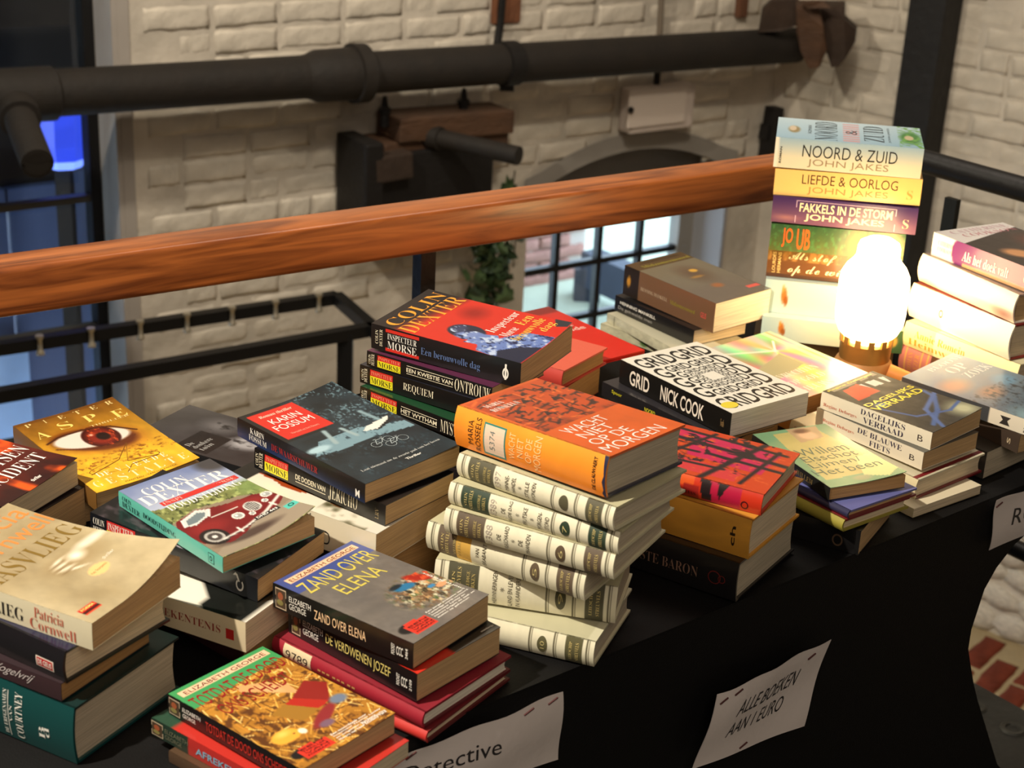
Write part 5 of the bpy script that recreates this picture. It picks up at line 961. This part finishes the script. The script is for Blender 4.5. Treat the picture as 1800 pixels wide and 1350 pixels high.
mb = MB(); mb.box((lq.x, lq.y, (LOW+lq.z)/2), (.05, .05, lq.z-LOW)); mb.build('post', mat('dark_brown', (30, 26, 24)), o)

# ---- right window, arched, with black bars
mb = MB(); a0, a1, zs, sp, rs = OW2
wbox(mb, a0, a0+.055, zs, sp+.05, -.17, -.23); wbox(mb, a1-.09, a1, zs, sp+.05, -.17, -.23); wbox(mb, a0, a1, zs, zs+.06, -.17, -.23); wbox(mb, a0, a1, .0, .04, -.17, -.23)
win2 = mb.build('window_2', mat('grey_window_frame', (136, 132, 126), .6, var=.08), None, kind='structure')
mb = MB()
for k in range(14):
    x0, x1 = a0+(a1-a0)*k/14, a0+(a1-a0)*(k+1)/14; ar = lambda x: sp+rs*(1-((x-(a0+a1)/2)/((a1-a0)/2))**2)
    v = [wp(x0, -.05, -.165), wp(x1, -.05, -.165), wp(x1, ar(x1), -.165), wp(x0, ar(x0), -.165)]; mb.add(v, [(0, 1, 2, 3)])
mb.build('arch_panel', mat('dark_arch_panel', (112, 108, 102), .7, var=.1), win2)
mb = MB(); ring = []
for k in range(15):
    x = a0-.03+(a1-a0+.06)*k/14; t = (x-(a0+a1)/2)/((a1-a0)/2); z = sp+rs*(1-min(1, t*t)); ring.append((x, z))
for (xa, za), (xb, zb) in zip(ring, ring[1:]):
    mb.add([wp(xa, za-.02, .012), wp(xb, zb-.02, .012), wp(xb, zb+.05, .012), wp(xa, za+.05, .012), wp(xa, za-.02, -.18), wp(xb, zb-.02, -.18)], [(0, 1, 2, 3), (4, 5, 1, 0)])
mb.build('arch_surround', mat('grey_arch_paint', (138, 132, 124), .8, bump=.3, bscale=15, var=.1), win2)
mb = MB(); wbox(mb, a1-.012, a1+.004, zs, sp, .01, -.17); mb.build('reveal', mat('cool_grey_reveal', (142, 142, 146), .8, bump=.3, bscale=15), win2)
for k in range(1, 4):
    x = a0+.055+.215*k+.01; mb = MB(); wbox(mb, x, x+.024, zs, .04, -.185, -.215); mb.build('vertical_bar', M_BLACKM, win2)
for z in (-1.08, -.85, -.62, -.39, -.16):
    mb = MB(); wbox(mb, a0+.05, a1-.08, z, z+.024, -.18, -.21); mb.build('cross_bar', M_BLACKM, win2)
mb = MB(); wbox(mb, a0+.04, a1-.06, zs+.04, .03, -.197, -.200); mb.build('glass', M_GLASS, win2)
# ---- recess in the right wall
mb = MB(); wbox(mb, OW3[0], OW3[1], OW3[2], OW3[3]+OW3[4], -.22, -.26, rp); win3 = mb.build('window_3', mat('grey_shutter', (96, 94, 92), .8, var=.1), None, kind='structure')
mb = MB(); a0, a1, zs, sp, rs = OW3
for k in range(14):
    x0, x1 = a0+(a1-a0)*k/14, a0+(a1-a0)*(k+1)/14; ar = lambda x: sp+rs*(1-((x-(a0+a1)/2)/((a1-a0)/2))**2)
    mb.add([rp(x0, ar(x0)-.02, .012), rp(x1, ar(x1)-.02, .012), rp(x1, ar(x1)+.05, .012), rp(x0, ar(x0)+.05, .012)], [(0, 1, 2, 3)])
mb.build('arch_surround', mat('grey_arch_paint', (138, 132, 124)), win3)

# ---- the yard outside
zg = hit(1000, 490, wp(0, 0, -2), WN).z
mb = MB(); wbox(mb, 2.8, 12, zg-.1, zg, -.31, -9)
yard = mb.build('ground_outside', mat('pale_gravel', (150, 158, 140), .9, var=.25, vscale=3), None, kind='structure')
gw = empty('garden_wall', wp(4.2, LOW, -1.6), 'sunlit pinkish brick garden wall outside the barred window', 'wall')
M_GB = mat('pale_red_brick', (150, 108, 98), .9, bump=.3, var=.3, vscale=10); GB = brick_meshes(4, .2, .06, .008, 12)
gx0 = hit(945, 450, wp(0, 0, -2.0), WN).dot(WD); gx1 = hit(1031, 450, wp(0, 0, -2.0), WN).dot(WD)
mb = MB(); wbox(mb, gx0, gx1, LOW, 1.2, -2.02, -2.3); mb.build('mortar', mat('pale_mortar', (170, 160, 152), .9), gw)
for me in GB: me.materials.append(M_GB)
rr = random.Random(8)
for j in range(24):
    for k in range(4):
        o = bpy.data.objects.new('brick', rr.choice(GB)); COL.objects.link(o); o.parent = gw
        o.matrix_world = Matrix.Translation(wp(gx1-.12-k*.215-(j % 2)*.1, -1.6+j*.07, -2.0)) @ Matrix((WD, Vector((0, 0, 1)), -WN)).transposed().to_4x4()
o = empty('parapet', wp(5.2, LOW, -1.3), 'dark blue-grey stone parapet outside the barred window', 'parapet')
mb = MB(); q = [hit(1034, 468, wp(0, 0, -1.7), WN), hit(1215, 548, wp(0, 0, -.95), WN)]; q = [q[0]-Vector((0, 0, 0)), q[1]]; mb.beam(q[0], q[1], .12, .19); mb.build('slab', mat('blue_grey_stone', (34, 42, 58), .7, var=.15), o)
for w_ in q:
    mb = MB(); mb.box((w_.x, w_.y, (w_.z+zg)/2), (.14, .14, max(.02, abs(w_.z-zg)))); mb.build('pier', mat('blue_grey_stone', (34, 42, 58)), o)
# ------------------------------------------------------------------ pipes and fittings on the walls
M_RUST = mat('dark_brown_pipe', (26, 19, 12), .75, .0, bump=.22, bscale=40, var=.3, vscale=12)
M_IRON = mat('black_iron', (26, 23, 22), .6, .4, bump=.3, bscale=60)
M_OAK = mat('old_oak', (76, 50, 30), .75, bump=.5, bscale=30, var=.35, vscale=6, stretch=(1, 1, 3))
M_OAK2 = mat('dark_oak', (52, 36, 24), .8, bump=.5, bscale=30, var=.35, vscale=6)
def onw(px, py, inn=0): return hit(px, py, wp(0, 0, inn), WN)
def onr(px, py, inn=0): return hit(px, py, rp(0, 0, inn), RN)
PI_ = .17
p0 = onw(230, 155, PI_); p1 = onw(1350, 82, PI_); pd = (p1-p0).normalized(); PR = .068
pl = p0 - pd*1.35; pr_ = onw(1400, 79, PI_)
pipe = empty('soil_pipe', p0, 'long thick dark brown pipe running across the whitewashed wall', 'pipe')
MBp = MB(); MBp.tube([pl, p0, p1, pr_], PR, 28); MBp.build('tube', M_RUST, pipe, True)
def along(px): return onw(px, 155-(px-230)*.0652, PI_)
f0, f1 = along(556), along(612)
mb = MB(); mb.tube([f0-pd*.05, f0-pd*.03, f0, f1, f1+pd*.012, f1+pd*.013, f1+pd*.06, f1+pd*.061], [PR*1.0, PR*1.05, PR*1.22, PR*1.25, PR*1.25, PR*1.42, PR*1.40, PR*1.02], 28); mb.build('socket_joint', M_RUST, pipe, True)
r0 = along(893); mb = MB(); mb.tube([r0-pd*.03, r0-pd*.028, r0+pd*.03, r0+pd*.032], [PR, PR*1.13, PR*1.13, PR], 28); mb.box(r0-Vector((0, 0, PR*1.15)), (.05, .03, .03)); mb.build('pipe_clip', M_IRON, pipe, True)
t0 = along(20); mb = MB(); mb.tube([t0-pd*.12, t0-pd*.11, t0+pd*.12, t0+pd*.13], [PR, PR*1.16, PR*1.16, PR], 24); mb.build('collar', M_RUST, pipe, True)
b0 = onw(28, 190, PI_+.05); b1 = onw(66, 288, PI_+.36); 
mb = MB(); d_ = (b1-b0).normalized(); mb.tube([b0-d_*.03, b0+d_*.07, b0+d_*.071, b1, b1+d_*.001, b1-d_*.05], [.058, .058, .044, .044, .036, .035], 20, cap=False); mb.build('branch_stub', M_RUST, pipe, True)

# wooden wedges where the pipe enters the corner
wd = empty('wooden_wedges', onr(1420, 60, .1), 'rough brown wooden wedges clasping the end of the long pipe', 'wedges')
WPA = onw(1333, 50, .14); WPB = onr(1510, 50, .10); WPN = (WPB-WPA).cross(Vector((0, 0, 1))).normalized()
if WPN.y < 0: WPN = -WPN
def wedge(pts, inn, th, m):
    P = [hit(x, y, WPA-WPN*(inn-.10), WPN) for x, y in pts]; n = len(P); mb = MB(); cx = sum(P, Vector())/n
    fr = [p - WPN*th*(.6+.4*random.Random(i).random()) + (p-cx)*(-.06) for i, p in enumerate(P)]
    mb.add(P+fr, [tuple(range(n))]+[tuple(range(n, 2*n))[::-1]]+[(i, (i+1) % n, (i+1) % n+n, i+n) for i in range(n)]); return mb.build('wedge', m, wd)
wedge([(1333, 52), (1340, 12), (1360, -6), (1404, -8), (1408, 40), (1375, 50)], .10, .10, M_OAK2)
wedge([(1400, 0), (1440, 0), (1450, 40), (1456, 84), (1440, 117), (1424, 118), (1408, 84), (1400, 50)], .22, .09, M_OAK)
wedge([(1438, 0), (1486, 2), (1486, 26), (1507, 46), (1504, 72), (1488, 98), (1476, 112), (1462, 116), (1450, 80)], .16, .10, M_OAK2)
wedge([(1410, 3), (1448, 1), (1462, 12), (1420, 14)], .32, .03, M_OAK)

# timber bracket with pipe stub
br = empty('timber_bracket', onw(760, 300, .05), 'old timber bracket with bolts and a dark box below it on the left wall', 'bracket')
def wbeam(px0, py0, px1, py1, h, i0, dep, m, nm):
    a = onw(px0, py0, i0+dep/2); b = onw(px1, py1, i0+dep/2); mb = MB(); mb.beam(a, b, dep, h, bev=.008); return mb.build(nm, m, br)
wbeam(682, 222, 882, 206, .082, .02, .16, M_OAK, 'upper_beam'); wbeam(655, 262, 872, 236, .07, .0, .16, M_OAK, 'lower_beam'); wbeam(632, 290, 700, 278, .09, .02, .20, M_OAK2, 'side_block')
a = onw(742, 326, .09); mb = MB(); R3 = Matrix((WD, WN, Vector((0, 0, 1)))).transposed(); mb.box(a, (.48, .17, .30), R3, .01); mb.build('box', M_IRON, br)
a = onw(632, 318, .12); mb = MB(); mb.box(a, (.07, .2, .30), R3, .01); mb.build('side_plate', M_IRON, br)
for px, py in ((676, 196), (815, 182)):
    q = onw(px, py, .10); mb = MB(); mb.lathe(q-Vector((0, 0, .05)), [(.0, 0), (.016, 0), (.016, .045), (.022, .046), (.022, .062), (.012, .07), (.008, .10), (0, .105)], 10); mb.build('bolt', M_IRON, br)
q0 = onw(748, 238, .14); q1 = onw(912, 274, .46); d_ = (q1-q0).normalized(); mb = MB(); mb.tube([q0, q0+d_*.06, q0+d_*.061, q1, q1-d_*.001, q1-d_*.03], [.04, .04, .032, .032, .026, .026], 18, cap=False); mb.tube([q1-d_*.04, q1-d_*.03], [.026, .026], 18); mb.build('pipe_stub', M_RUST, br, True)

# cable box, conduits, cable, small irons
jb = empty('junction_box', onw(1153, 188, .04), 'whitewashed cable box mounted on the wall under the pipe', 'junction box')
mb = MB(); mb.box(onw(1155, 188, .05), (.31, .08, .17), R3, .012); mb.build('case', mat('painted_box', (190, 176, 166), .6, bump=.2, var=.08), jb)
mb = MB(); mb.box(onw(1155, 188, .092), (.28, .012, .14), R3, .004); mb.build('lid', mat('painted_lid', (198, 184, 172), .6, bump=.1), jb)
mb = MB(); mb.lathe(onw(1108, 193, .10), [(0, .0), (.012, 0), (.012, .008), (0, .01)], 10, -WN); mb.build('screw', M_IRON, jb)
cd = empty('conduit', onw(1160, 60, .02), 'thin vertical conduit above the whitewashed cable box', 'conduit')
mb = MB(); mb.tube([onw(1166, -60, .03), onw(1160, 60, .03)], .011, 10); mb.build('upper_tube', mat('greyed_conduit', (110, 98, 84), .6), cd, True)
mb = MB(); mb.tube([onw(1157, 100, .03), onw(1154, 152, .04)], .013, 10); mb.build('lower_tube', M_IRON, cd, True)
cb = empty('black_cable', onw(880, 40, .02), 'short black cable hanging down to the pipe past a brown patch of bare brick', 'cable')
mb = MB(); mb.tube([onw(886, -40, .02), onw(881, 20, .025), onw(879, 45, .02), onw(874, 80, .03)], .014, 8); mb.build('cord', M_IRON, cb, True)
mb = MB(); mb.box(onw(888, 8, .0), (.12, .035, .13), R3, .01); mb.build('bare_brick', mat('bare_brown_brick', (120, 74, 46), .9, bump=.8, bscale=30, var=.4), cb)
nl = tag(link('iron_cramp', mesh_from([], [])), 'rusty brown iron cramp in the wall left of the wooden wedges', 'cramp'); mb = MB(); mb.box(onw(1304, 8, .02), (.05, .03, .10), R3, .01); tmp = mb.build('iron_cramp_tmp', mat('rust', (96, 60, 38), .9, bump=.6), None); nl.data = tmp.data; bpy.data.objects.remove(tmp)
ai = empty('wall_anchor', onw(1352, 240, .05), 'black iron wall anchor in the corner above the handrail', 'anchor')
mb = MB(); mb.beam(onw(1362, 188, .06), onw(1345, 300, .06), .05, .06, up=WN); mb.build('bar', M_IRON, ai); mb = MB(); mb.beam(onw(1342, 232, .05), onw(1362, 232, .05), .05, .06); mb.build('cross_piece', M_IRON, ai)
# tall black post on the right wall
c0, c1 = onr(1652, -40, .08), onr(1652, -40, .08); c1 = Vector((c0.x, c0.y, LOW)); bp_ = empty('black_post', c1, 'tall black timber post standing against the right wall', 'post')
mb = MB(); mb.box((c0.x, c0.y, (LOW+CEIL)/2), (.145, .14, CEIL-LOW), Matrix((RD, RN, Vector((0, 0, 1)))).transposed(), .006); mb.build('shaft', mat('tarred_timber', (14, 12, 12), .7, bump=.5, bscale=25), bp_)
mb = MB(); mb.box(onr(1656, 150, .02), (.05, .06, .06), Matrix((RD, RN, Vector((0, 0, 1)))).transposed(), .01); mb.build('bolt', M_IRON, bp_)

# hanging ivy by the window
iv = empty('hanging_ivy', onw(858, 410, .12), 'hanging ivy plant in the shade beside the barred window', 'plant')
mb = MB(); rv = random.Random(2)
stems = []
for k in range(5):
    s0 = onw(850+rv.uniform(-15, 15), 395, .12); P = [s0]
    for j in range(5): P.append(P[-1]+Vector((rv.uniform(-.03, .03), rv.uniform(-.03, .02), -rv.uniform(.04, .075))))
    stems.append(P); mb.tube(P, .003, 5)
s1 = [onw(905, 300, .1), onw(900, 345, .08), onw(908, 400, .07), onw(902, 470, .07)]; stems.append(s1); mb.tube(s1, .003, 5)
mb.build('stem', mat('ivy_stem', (70, 62, 40), .8), iv)
leafm = []
for k in range(4):
    s = .03+.004*k; v = [(0, 0, 0), (-s*.9, s*.3, .004), (-s*.7, s*1.0, .0), (-s*.35, s*1.0, .006), (0, s*1.8, -.004), (s*.35, s*1.0, .006), (s*.7, s*1.0, 0), (s*.9, s*.3, .004), (0, s*.8, .010)]
    leafm.append(mesh_from(v, [(8, i, i+1) for i in range(0, 7)]+[(8, 7, 0)])); leafm[-1].materials.append(mat('ivy_leaf_%d' % (k % 2), ((44, 62, 38), (66, 84, 50))[k % 2], .45, var=.2, vscale=30))
for P in stems:
    for j in range(1, len(P)):
        for _ in range(4 if P is not s1 else 2):
            o = bpy.data.objects.new('leaf', rv.choice(leafm)); COL.objects.link(o); o.parent = iv
            p = P[j-1].lerp(P[j], rv.random())+Vector((rv.uniform(-.03, .03), rv.uniform(-.05, 0), rv.uniform(-.02, .02)))
            o.matrix_world = Matrix.Translation(p) @ Matrix.Rotation(rv.uniform(0, 6.3), 4, 'Z') @ Matrix.Rotation(rv.uniform(1.2, 2.6), 4, 'X') @ Matrix.Rotation(rv.uniform(-.7, .7), 4, 'Y')

# ------------------------------------------------------------------ black steel frame with coat hooks beyond the handrail
HZ = TZ-.80
kb0 = hitz(0, 612, HZ); kb1 = hitz(592, 523, HZ); kf1 = hitz(655, 578, HZ); kf0 = hitz(0, 702, HZ); kd = (kb1-kb0).normalized()
rk = empty('hook_rail', Vector((kf1.x, kf1.y, LOW)), 'black steel frame with a row of small silver hooks below the handrail', 'hook rail')
mb = MB(); mb.beam(kb0-kd*.8, kb1, .035, .035); mb.build('back_bar', M_BLACKM, rk)
mb = MB(); mb.beam(kf0-kd*.8, kf1, .035, .035); mb.build('front_bar', M_BLACKM, rk)
mb = MB(); mb.beam(kb1, kf1+(kf1-kb1).normalized()*.04, .035, .035); mb.build('end_bar', M_BLACKM, rk)
lg = kf1-kd*.09; mb = MB(); mb.beam((lg.x, lg.y, HZ), (lg.x, lg.y, LOW), .035, .045, up=(1, 0, 0)); mb.build('leg', M_BLACKM, rk)
lg = kf1-kd*2.3; mb = MB(); mb.beam((lg.x, lg.y, HZ), (lg.x, lg.y, LOW), .035, .045, up=(1, 0, 0)); mb.build('leg', M_BLACKM, rk)
M_SILV = mat('silver_hook', (190, 180, 160), .3, .7)
for px in (65, 155, 241, 323, 402, 478, 554):
    y = 612-(px)*.1505; q = hitz(px, y, HZ)-WN*.024; mb = MB()
    mb.lathe(q+Vector((0, 0, -.028)), [(0, 0), (.012, 0), (.012, .008), (.007, .014), (.007, .044), (.012, .05), (.012, .058), (0, .058)], 12); mb.build('hook', M_SILV, rk, True)

# ------------------------------------------------------------------ handrails
M_RAIL = bpy.data.materials.new('varnished_pine'); M_RAIL.use_nodes = True; nt = M_RAIL.node_tree; b = nt.nodes['Principled BSDF']
tc = nt.nodes.new('ShaderNodeTexCoord'); mp = nt.nodes.new('ShaderNodeMapping'); mp.inputs['Scale'].default_value = (1.6, 14, 22); nt.links.new(tc.outputs['Object'], mp.inputs[0])
n1 = nt.nodes.new('ShaderNodeTexNoise'); n1.inputs['Scale'].default_value = 2.2; n1.inputs['Detail'].default_value = 6; n1.inputs['Distortion'].default_value = 1.2; nt.links.new(mp.outputs[0], n1.inputs[0])
r1 = nt.nodes.new('ShaderNodeValToRGB'); nt.links.new(n1.outputs[0], r1.inputs[0]); r1.color_ramp.elements[0].position = .32; r1.color_ramp.elements[1].position = .66
r1.color_ramp.elements[0].color = lin((104, 50, 20))+(1,); r1.color_ramp.elements[1].color = lin((186, 106, 50))+(1,)
nt.links.new(r1.outputs[0], b.inputs['Base Color']); b.inputs['Roughness'].default_value = .38; b.inputs['Coat Weight'].default_value = .25; b.inputs['Coat Roughness'].default_value = .2
RZ = TZ+.20
rail = empty('wooden_handrail', (0, 0, 0), 'orange-brown varnished wooden handrail on black posts behind the books', 'handrail')
rail.matrix_world = Matrix(((RLd.x, RLn.x, 0, RL0.x), (RLd.y, RLn.y, 0, RL0.y), (0, 0, 1, RZ), (0, 0, 0, 1)))
rlen = (RL1-RL0).length
xs = [-1.5, -.8, -.2, .4, 1.0, rlen+.10]; prof = []
for a in range(0, 24):
    t = 2*math.pi*a/24; cx, cz = math.cos(t), math.sin(t); prof.append((.034*math.copysign(abs(cx)**.2, cx), -.034+.034*math.copysign(abs(cz)**.2, cz)))
v = [(x, y-.030, z) for x in xs for y, z in prof]; n = 24; f = [(i*n+k, i*n+(k+1) % n, (i+1)*n+(k+1) % n, (i+1)*n+k) for i in range(len(xs)-1) for k in range(n)]+[tuple(range(n)), tuple(range((len(xs)-1)*n, len(xs)*n))[::-1]]
me = mesh_from(v, f, 'beam', True); bm = bmesh.new(); bm.from_mesh(me); bmesh.ops.recalc_face_normals(bm, faces=bm.faces[:]); bm.to_mesh(me); bm.free(); me.set_sharp_from_angle(angle=math.radians(50)); link('beam', me, M_RAIL, rail)
for px in (705,):
    q = hit(px, 470, RL0+RLn*.04, RLn); xl = (q-RL0).dot(RLd)
    for x in (xl-1.5, xl):
        me = MB(); me.box((x, -.03, -(RZ+.0)/2-.035), (.026, .026, RZ-.07)); o = link('post', mesh_from(me.v, me.f), M_BLACKM, rail)
# metal handrail round the corner to the right
ma = hitz(1622, 283, RZ); mbp = hitz(1800, 333, RZ); md = (mbp-ma).normalized(); mn = Vector((-md.y, md.x, 0))
mr = empty('metal_handrail', ma, 'dark metal handrail running off to the right behind the tall tower', 'handrail')
mb = MB(); mb.tube([ma-md*.14, mbp+md*1.2], .021, 16); mb.build('tube', M_BLACKM, mr, True)
for k, off in enumerate((.075, .95)):
    q = ma+md*off; mb = MB(); mb.box((q.x, q.y, (RZ-.04)/2), (.026, .012, RZ-.06), Matrix((md, mn, Vector((0, 0, 1)))).transposed()); mb.build('baluster', mat('dark_green_black_metal', (24, 26, 24), .5, .2), mr)
mb = MB(); lowz = hit(1790, 966, ma, mn); mb.tube([Vector((ma.x, ma.y, lowz.z)), Vector((mbp.x, mbp.y, lowz.z))+md*1.2], .016, 12); mb.build('lower_tube', M_BLACKM, mr, True)

# ------------------------------------------------------------------ table and stretch cloth
tb = empty('folding_table', tp(1.0, 1.42, 0), 'long folding table hidden under the black stretch cloth', 'table')
mb = MB(); mb.box(tp(1.0, 1.38, TZ-.022), (2.36, .69, .03), Matrix((TD, TN, Vector((0, 0, 1)))).transposed(), .004); mb.build('tabletop', mat('white_plastic', (200, 200, 196), .6), tb)
for al in (-.1, 2.1):
    for pe in (1.09, 1.67):
        mb = MB(); mb.tube([tp(al, pe, TZ-.03), tp(al, pe, 0)], .014, 10); mb.build('leg', mat('grey_steel', (120, 120, 120), .4, .6), tb)
M_CLOTH = mat('black_stretch_cloth', (11, 10, 11), .6, spec=.22, bump=.12, bscale=600)
mb = MB()
AL0, AL1, PE0, PE1 = -.20, 2.187, TOFF, 1.735
NA, NZ = 48, 24
def waist(t):   # how far a side edge of the cloth draws in, t = depth below the top 0..1
    P = [(0, 0), (.035, .25), (.112, .443), (.17, .50), (.276, .519), (.31, .516), (.415, .481), (.63, .387), (.82, .24), (1, .08)]
    for (a, x), (b, y) in zip(P, P[1:]):
        if t <= b: q = (t-a)/(b-a); return x+(y-x)*q
    return .08
def face(P):
    n = len(mb.v); 
    for j in range(NZ+1):
        for i in range(NA+1): mb.v.append(P(i/NA, j/NZ))
    for j in range(NZ):
        for i in range(NA): a = n+j*(NA+1)+i; mb.f.append((a, a+1, a+NA+2, a+NA+1))
zz = lambda t: TZ+.002-(TZ-.004)*t
def front(s, t):
    tt = t**1.35; w0, w1 = waist(tt), waist(tt); a = AL0+w0+(AL1-AL0-w0-w1)*s; bow = .05*math.sin(math.pi*min(1, tt*1.1))*math.sin(math.pi*s)**.6
    return tp(a, PE0+bow*.35, zz(tt))
def backf(s, t): tt = t**1.35; w0 = waist(tt); return tp(AL0+w0+(AL1-AL0-2*w0)*s, PE1, zz(tt))
def endf(al, sg):
    def f(s, t):
        tt = t**1.35; w = waist(tt); q = w*.35*math.sin(math.pi*s); return tp(al-sg*w*(1-.0)+sg*0, PE0+(PE1-PE0)*s, zz(tt))
    return f
face(front); face(backf); face(endf(AL1, 1)); face(endf(AL0, -1))
face(lambda s, t: tp(AL0+(AL1-AL0)*s, PE0+(PE1-PE0)*t, TZ+.0))
for i in range(len(mb.v)-(NA+1)*(NZ+1), len(mb.v)): mb.v[i].z = TZ-.0005
cl = mb.build('tablecloth', M_CLOTH, None, True); tag(cl, 'black stretch tablecloth drawn tight over the book table', 'tablecloth')

# all lettering is prepared once
keys = []
for sp_ in SPEC.values():
    keys += [(t[0], t[1]) for t in sp_.get('ct', [])+sp_.get('st', [])]
keys += [('INSPECTEUR', 'serif'), ('MORSE', 'serif'), ('GRID', 'sansb'), ('G', 'sansb'), ('D', 'sansb')]+[(k, 'serif') for k in ('5', '6', '7', '9', '10')]
keys += [('Detective', 'sans'), ('l', 'sans'), ('ALLE BOEKEN', 'sansi'), ('AAN 1 EURO', 'sansi'), ('ROMANS', 'sansi')]
prepare_texts(keys)

# ------------------------------------------------------------------ paper signs pinned to the cloth
M_PAPER = mat('white_paper', (214, 206, 202), .7, bump=.15, bscale=30)
def fp(px, py):
    q = hit(px, py, tp(0, TOFF-.006, 0), TN); return (q.dot(TD), q.z-TZ)
def sign(corners, label, texts, pins, depth=.006, seed=0):
    """corners (along, height below the table top) tl, tr, br, bl on the front of the cloth"""
    root = empty('paper_sign', tp(corners[0][0], TOFF-depth, TZ+corners[0][1]), label, 'sign', 'signs pinned to the tablecloth')
    rs = random.Random(seed); ph = rs.uniform(0, 3)
    def P(x, y, d=0):
        a = [corners[k][0] for k in range(4)]; z = [corners[k][1] for k in range(4)]
        al = (a[0]*(1-x)+a[1]*x)*(1-y)+(a[3]*(1-x)+a[2]*x)*y; h = (z[0]*(1-x)+z[1]*x)*(1-y)+(z[3]*(1-x)+z[2]*x)*y
        w = .002*math.sin(x*7+ph)+.0025*math.sin(y*5+x*3+ph)
        return tp(al, TOFF-depth-.003+w-d, TZ+h+.0015*math.sin(x*16+ph)*(1-y))
    nx, ny = 20, 14; v = [P(i/nx, j/ny) for j in range(ny+1) for i in range(nx+1)]; v += [P(i/nx, j/ny, -.0006) for j in range(ny+1) for i in range(nx+1)]
    f = grid_faces(nx, ny)+grid_faces(nx, ny, (nx+1)*(ny+1), True); me = mesh_from(v, f, 'sheet', True); me.transform(Matrix.Translation(-root.location)); link('sheet', me, M_PAPER, root)
    L = Lettering()
    for t in texts: L.text(*t[:7], fn=lambda a, b: P(a, b, .0006)-root.location, **(t[7] if len(t) > 7 else {}))
    L.build('lettering', root)
    for x, y in pins:
        mb = MB(); q = P(x, y, .0012); mb.beam(q-TD*.006+Vector((0, 0, -.002)), q+TD*.006+Vector((0, 0, .002)), .0014, .0014); mb.build('staple', mat('staple_steel', (110, 70, 70), .4, .6), root)
INK = (44, 42, 44)
sign([fp(685, 1341), fp(988, 1213), fp(982, 1336), (fp(660, 1430)[0], fp(660, 1430)[1])], 'white paper sign reading Detective at the bottom edge of the picture', [('Detective', 'sans', INK, .10, .62, .27, .52), ('l', 'sans', INK, .50, .515, .72, .95)], ((.12, .06), (.78, .07), (.93, .07)), seed=1)
sign([fp(1259, 1220), fp(1456, 1121), fp(1407, 1272), fp(1217, 1352)], 'white paper sign with two lines of capitals in the middle of the black cloth', [('ALLE BOEKEN', 'sansi', INK, .22, .80, .23, .43), ('AAN 1 EURO', 'sansi', INK, .20, .74, .52, .70)], ((.06, .10), (.17, .06), (.85, .10), (.42, .93)), seed=2)
sign([fp(1752, 881), fp(1960, 806), fp(1950, 880), fp(1735, 966)], 'white paper sign reading ROMANS at the right edge of the picture', [('ROMANS', 'sansi', INK, .14, .72, .30, .62)], ((.03, .12), (.9, .1)), seed=3)

# ------------------------------------------------------------------ lamp
lb = hitz(1512, 676, TZ); LX = Vector((lb.x, lb.y, TZ))
lm = empty('table_lamp', LX, 'glowing white jar-shaped lamp on a brass base among the books', 'lamp')
sc = (LX-Vector((0, 0, CAM_Z))).length/2.25
M_BRASS = mat('brass_collar', (176, 138, 78), .35, .7)
mb = MB(); mb.lathe(LX+Vector((0, 0, .001)), [(0, 0), (.050, 0), (.052, .006), (.046, .016), (.047, .026), (.040, .040), (.034, .046), (0, .046)], 36); mb.build('foot', mat('brown_lamp_foot', (150, 106, 60), .5, .2), lm, True)
mb = MB(); mb.lathe(LX+Vector((0, 0, .044)), [(.032, 0), (.037, 0), (.038, .026), (.035, .028), (.030, .028)], 36); mb.build('collar', M_BRASS, lm, True)
for k in range(12):
    t = k*math.pi/6; q = LX+Vector((math.cos(t)*.037, math.sin(t)*.037, .075)); mb = MB(); mb.box(q, (.004, .009, .012), Matrix.Rotation(t, 3, 'Z')); mb.build('tooth', M_BRASS, lm)
mb = MB(); mb.lathe(LX, [(.028, .070), (.033, .076), (.043, .086), (.049, .100), (.0505, .115), (.0505, .160), (.049, .172), (.043, .184), (.035, .193), (.031, .200), (.0305, .213), (.028, .220), (.018, .226), (0, .227)], 44)
gl = mb.build('globe', mat('glowing_opal_glass', (255, 244, 220), .3, emit=(255, 214, 150), estr=16), lm, True)
mb = MB(); q0 = LX+Vector((.03, -.03, .034)); q1 = LX+Vector((.078, -.045, .022)); mb.tube([q0, q0.lerp(q1, .5), q1, q1+(q1-q0)*.12], [.013, .012, .011, .004], 12); mb.build('switch_lever', mat('orange_brown_plastic', (196, 128, 66), .4), lm, True)

# ------------------------------------------------------------------ books
for key in FIT:
    if key in SPEC: make_book(key, SPEC[key])
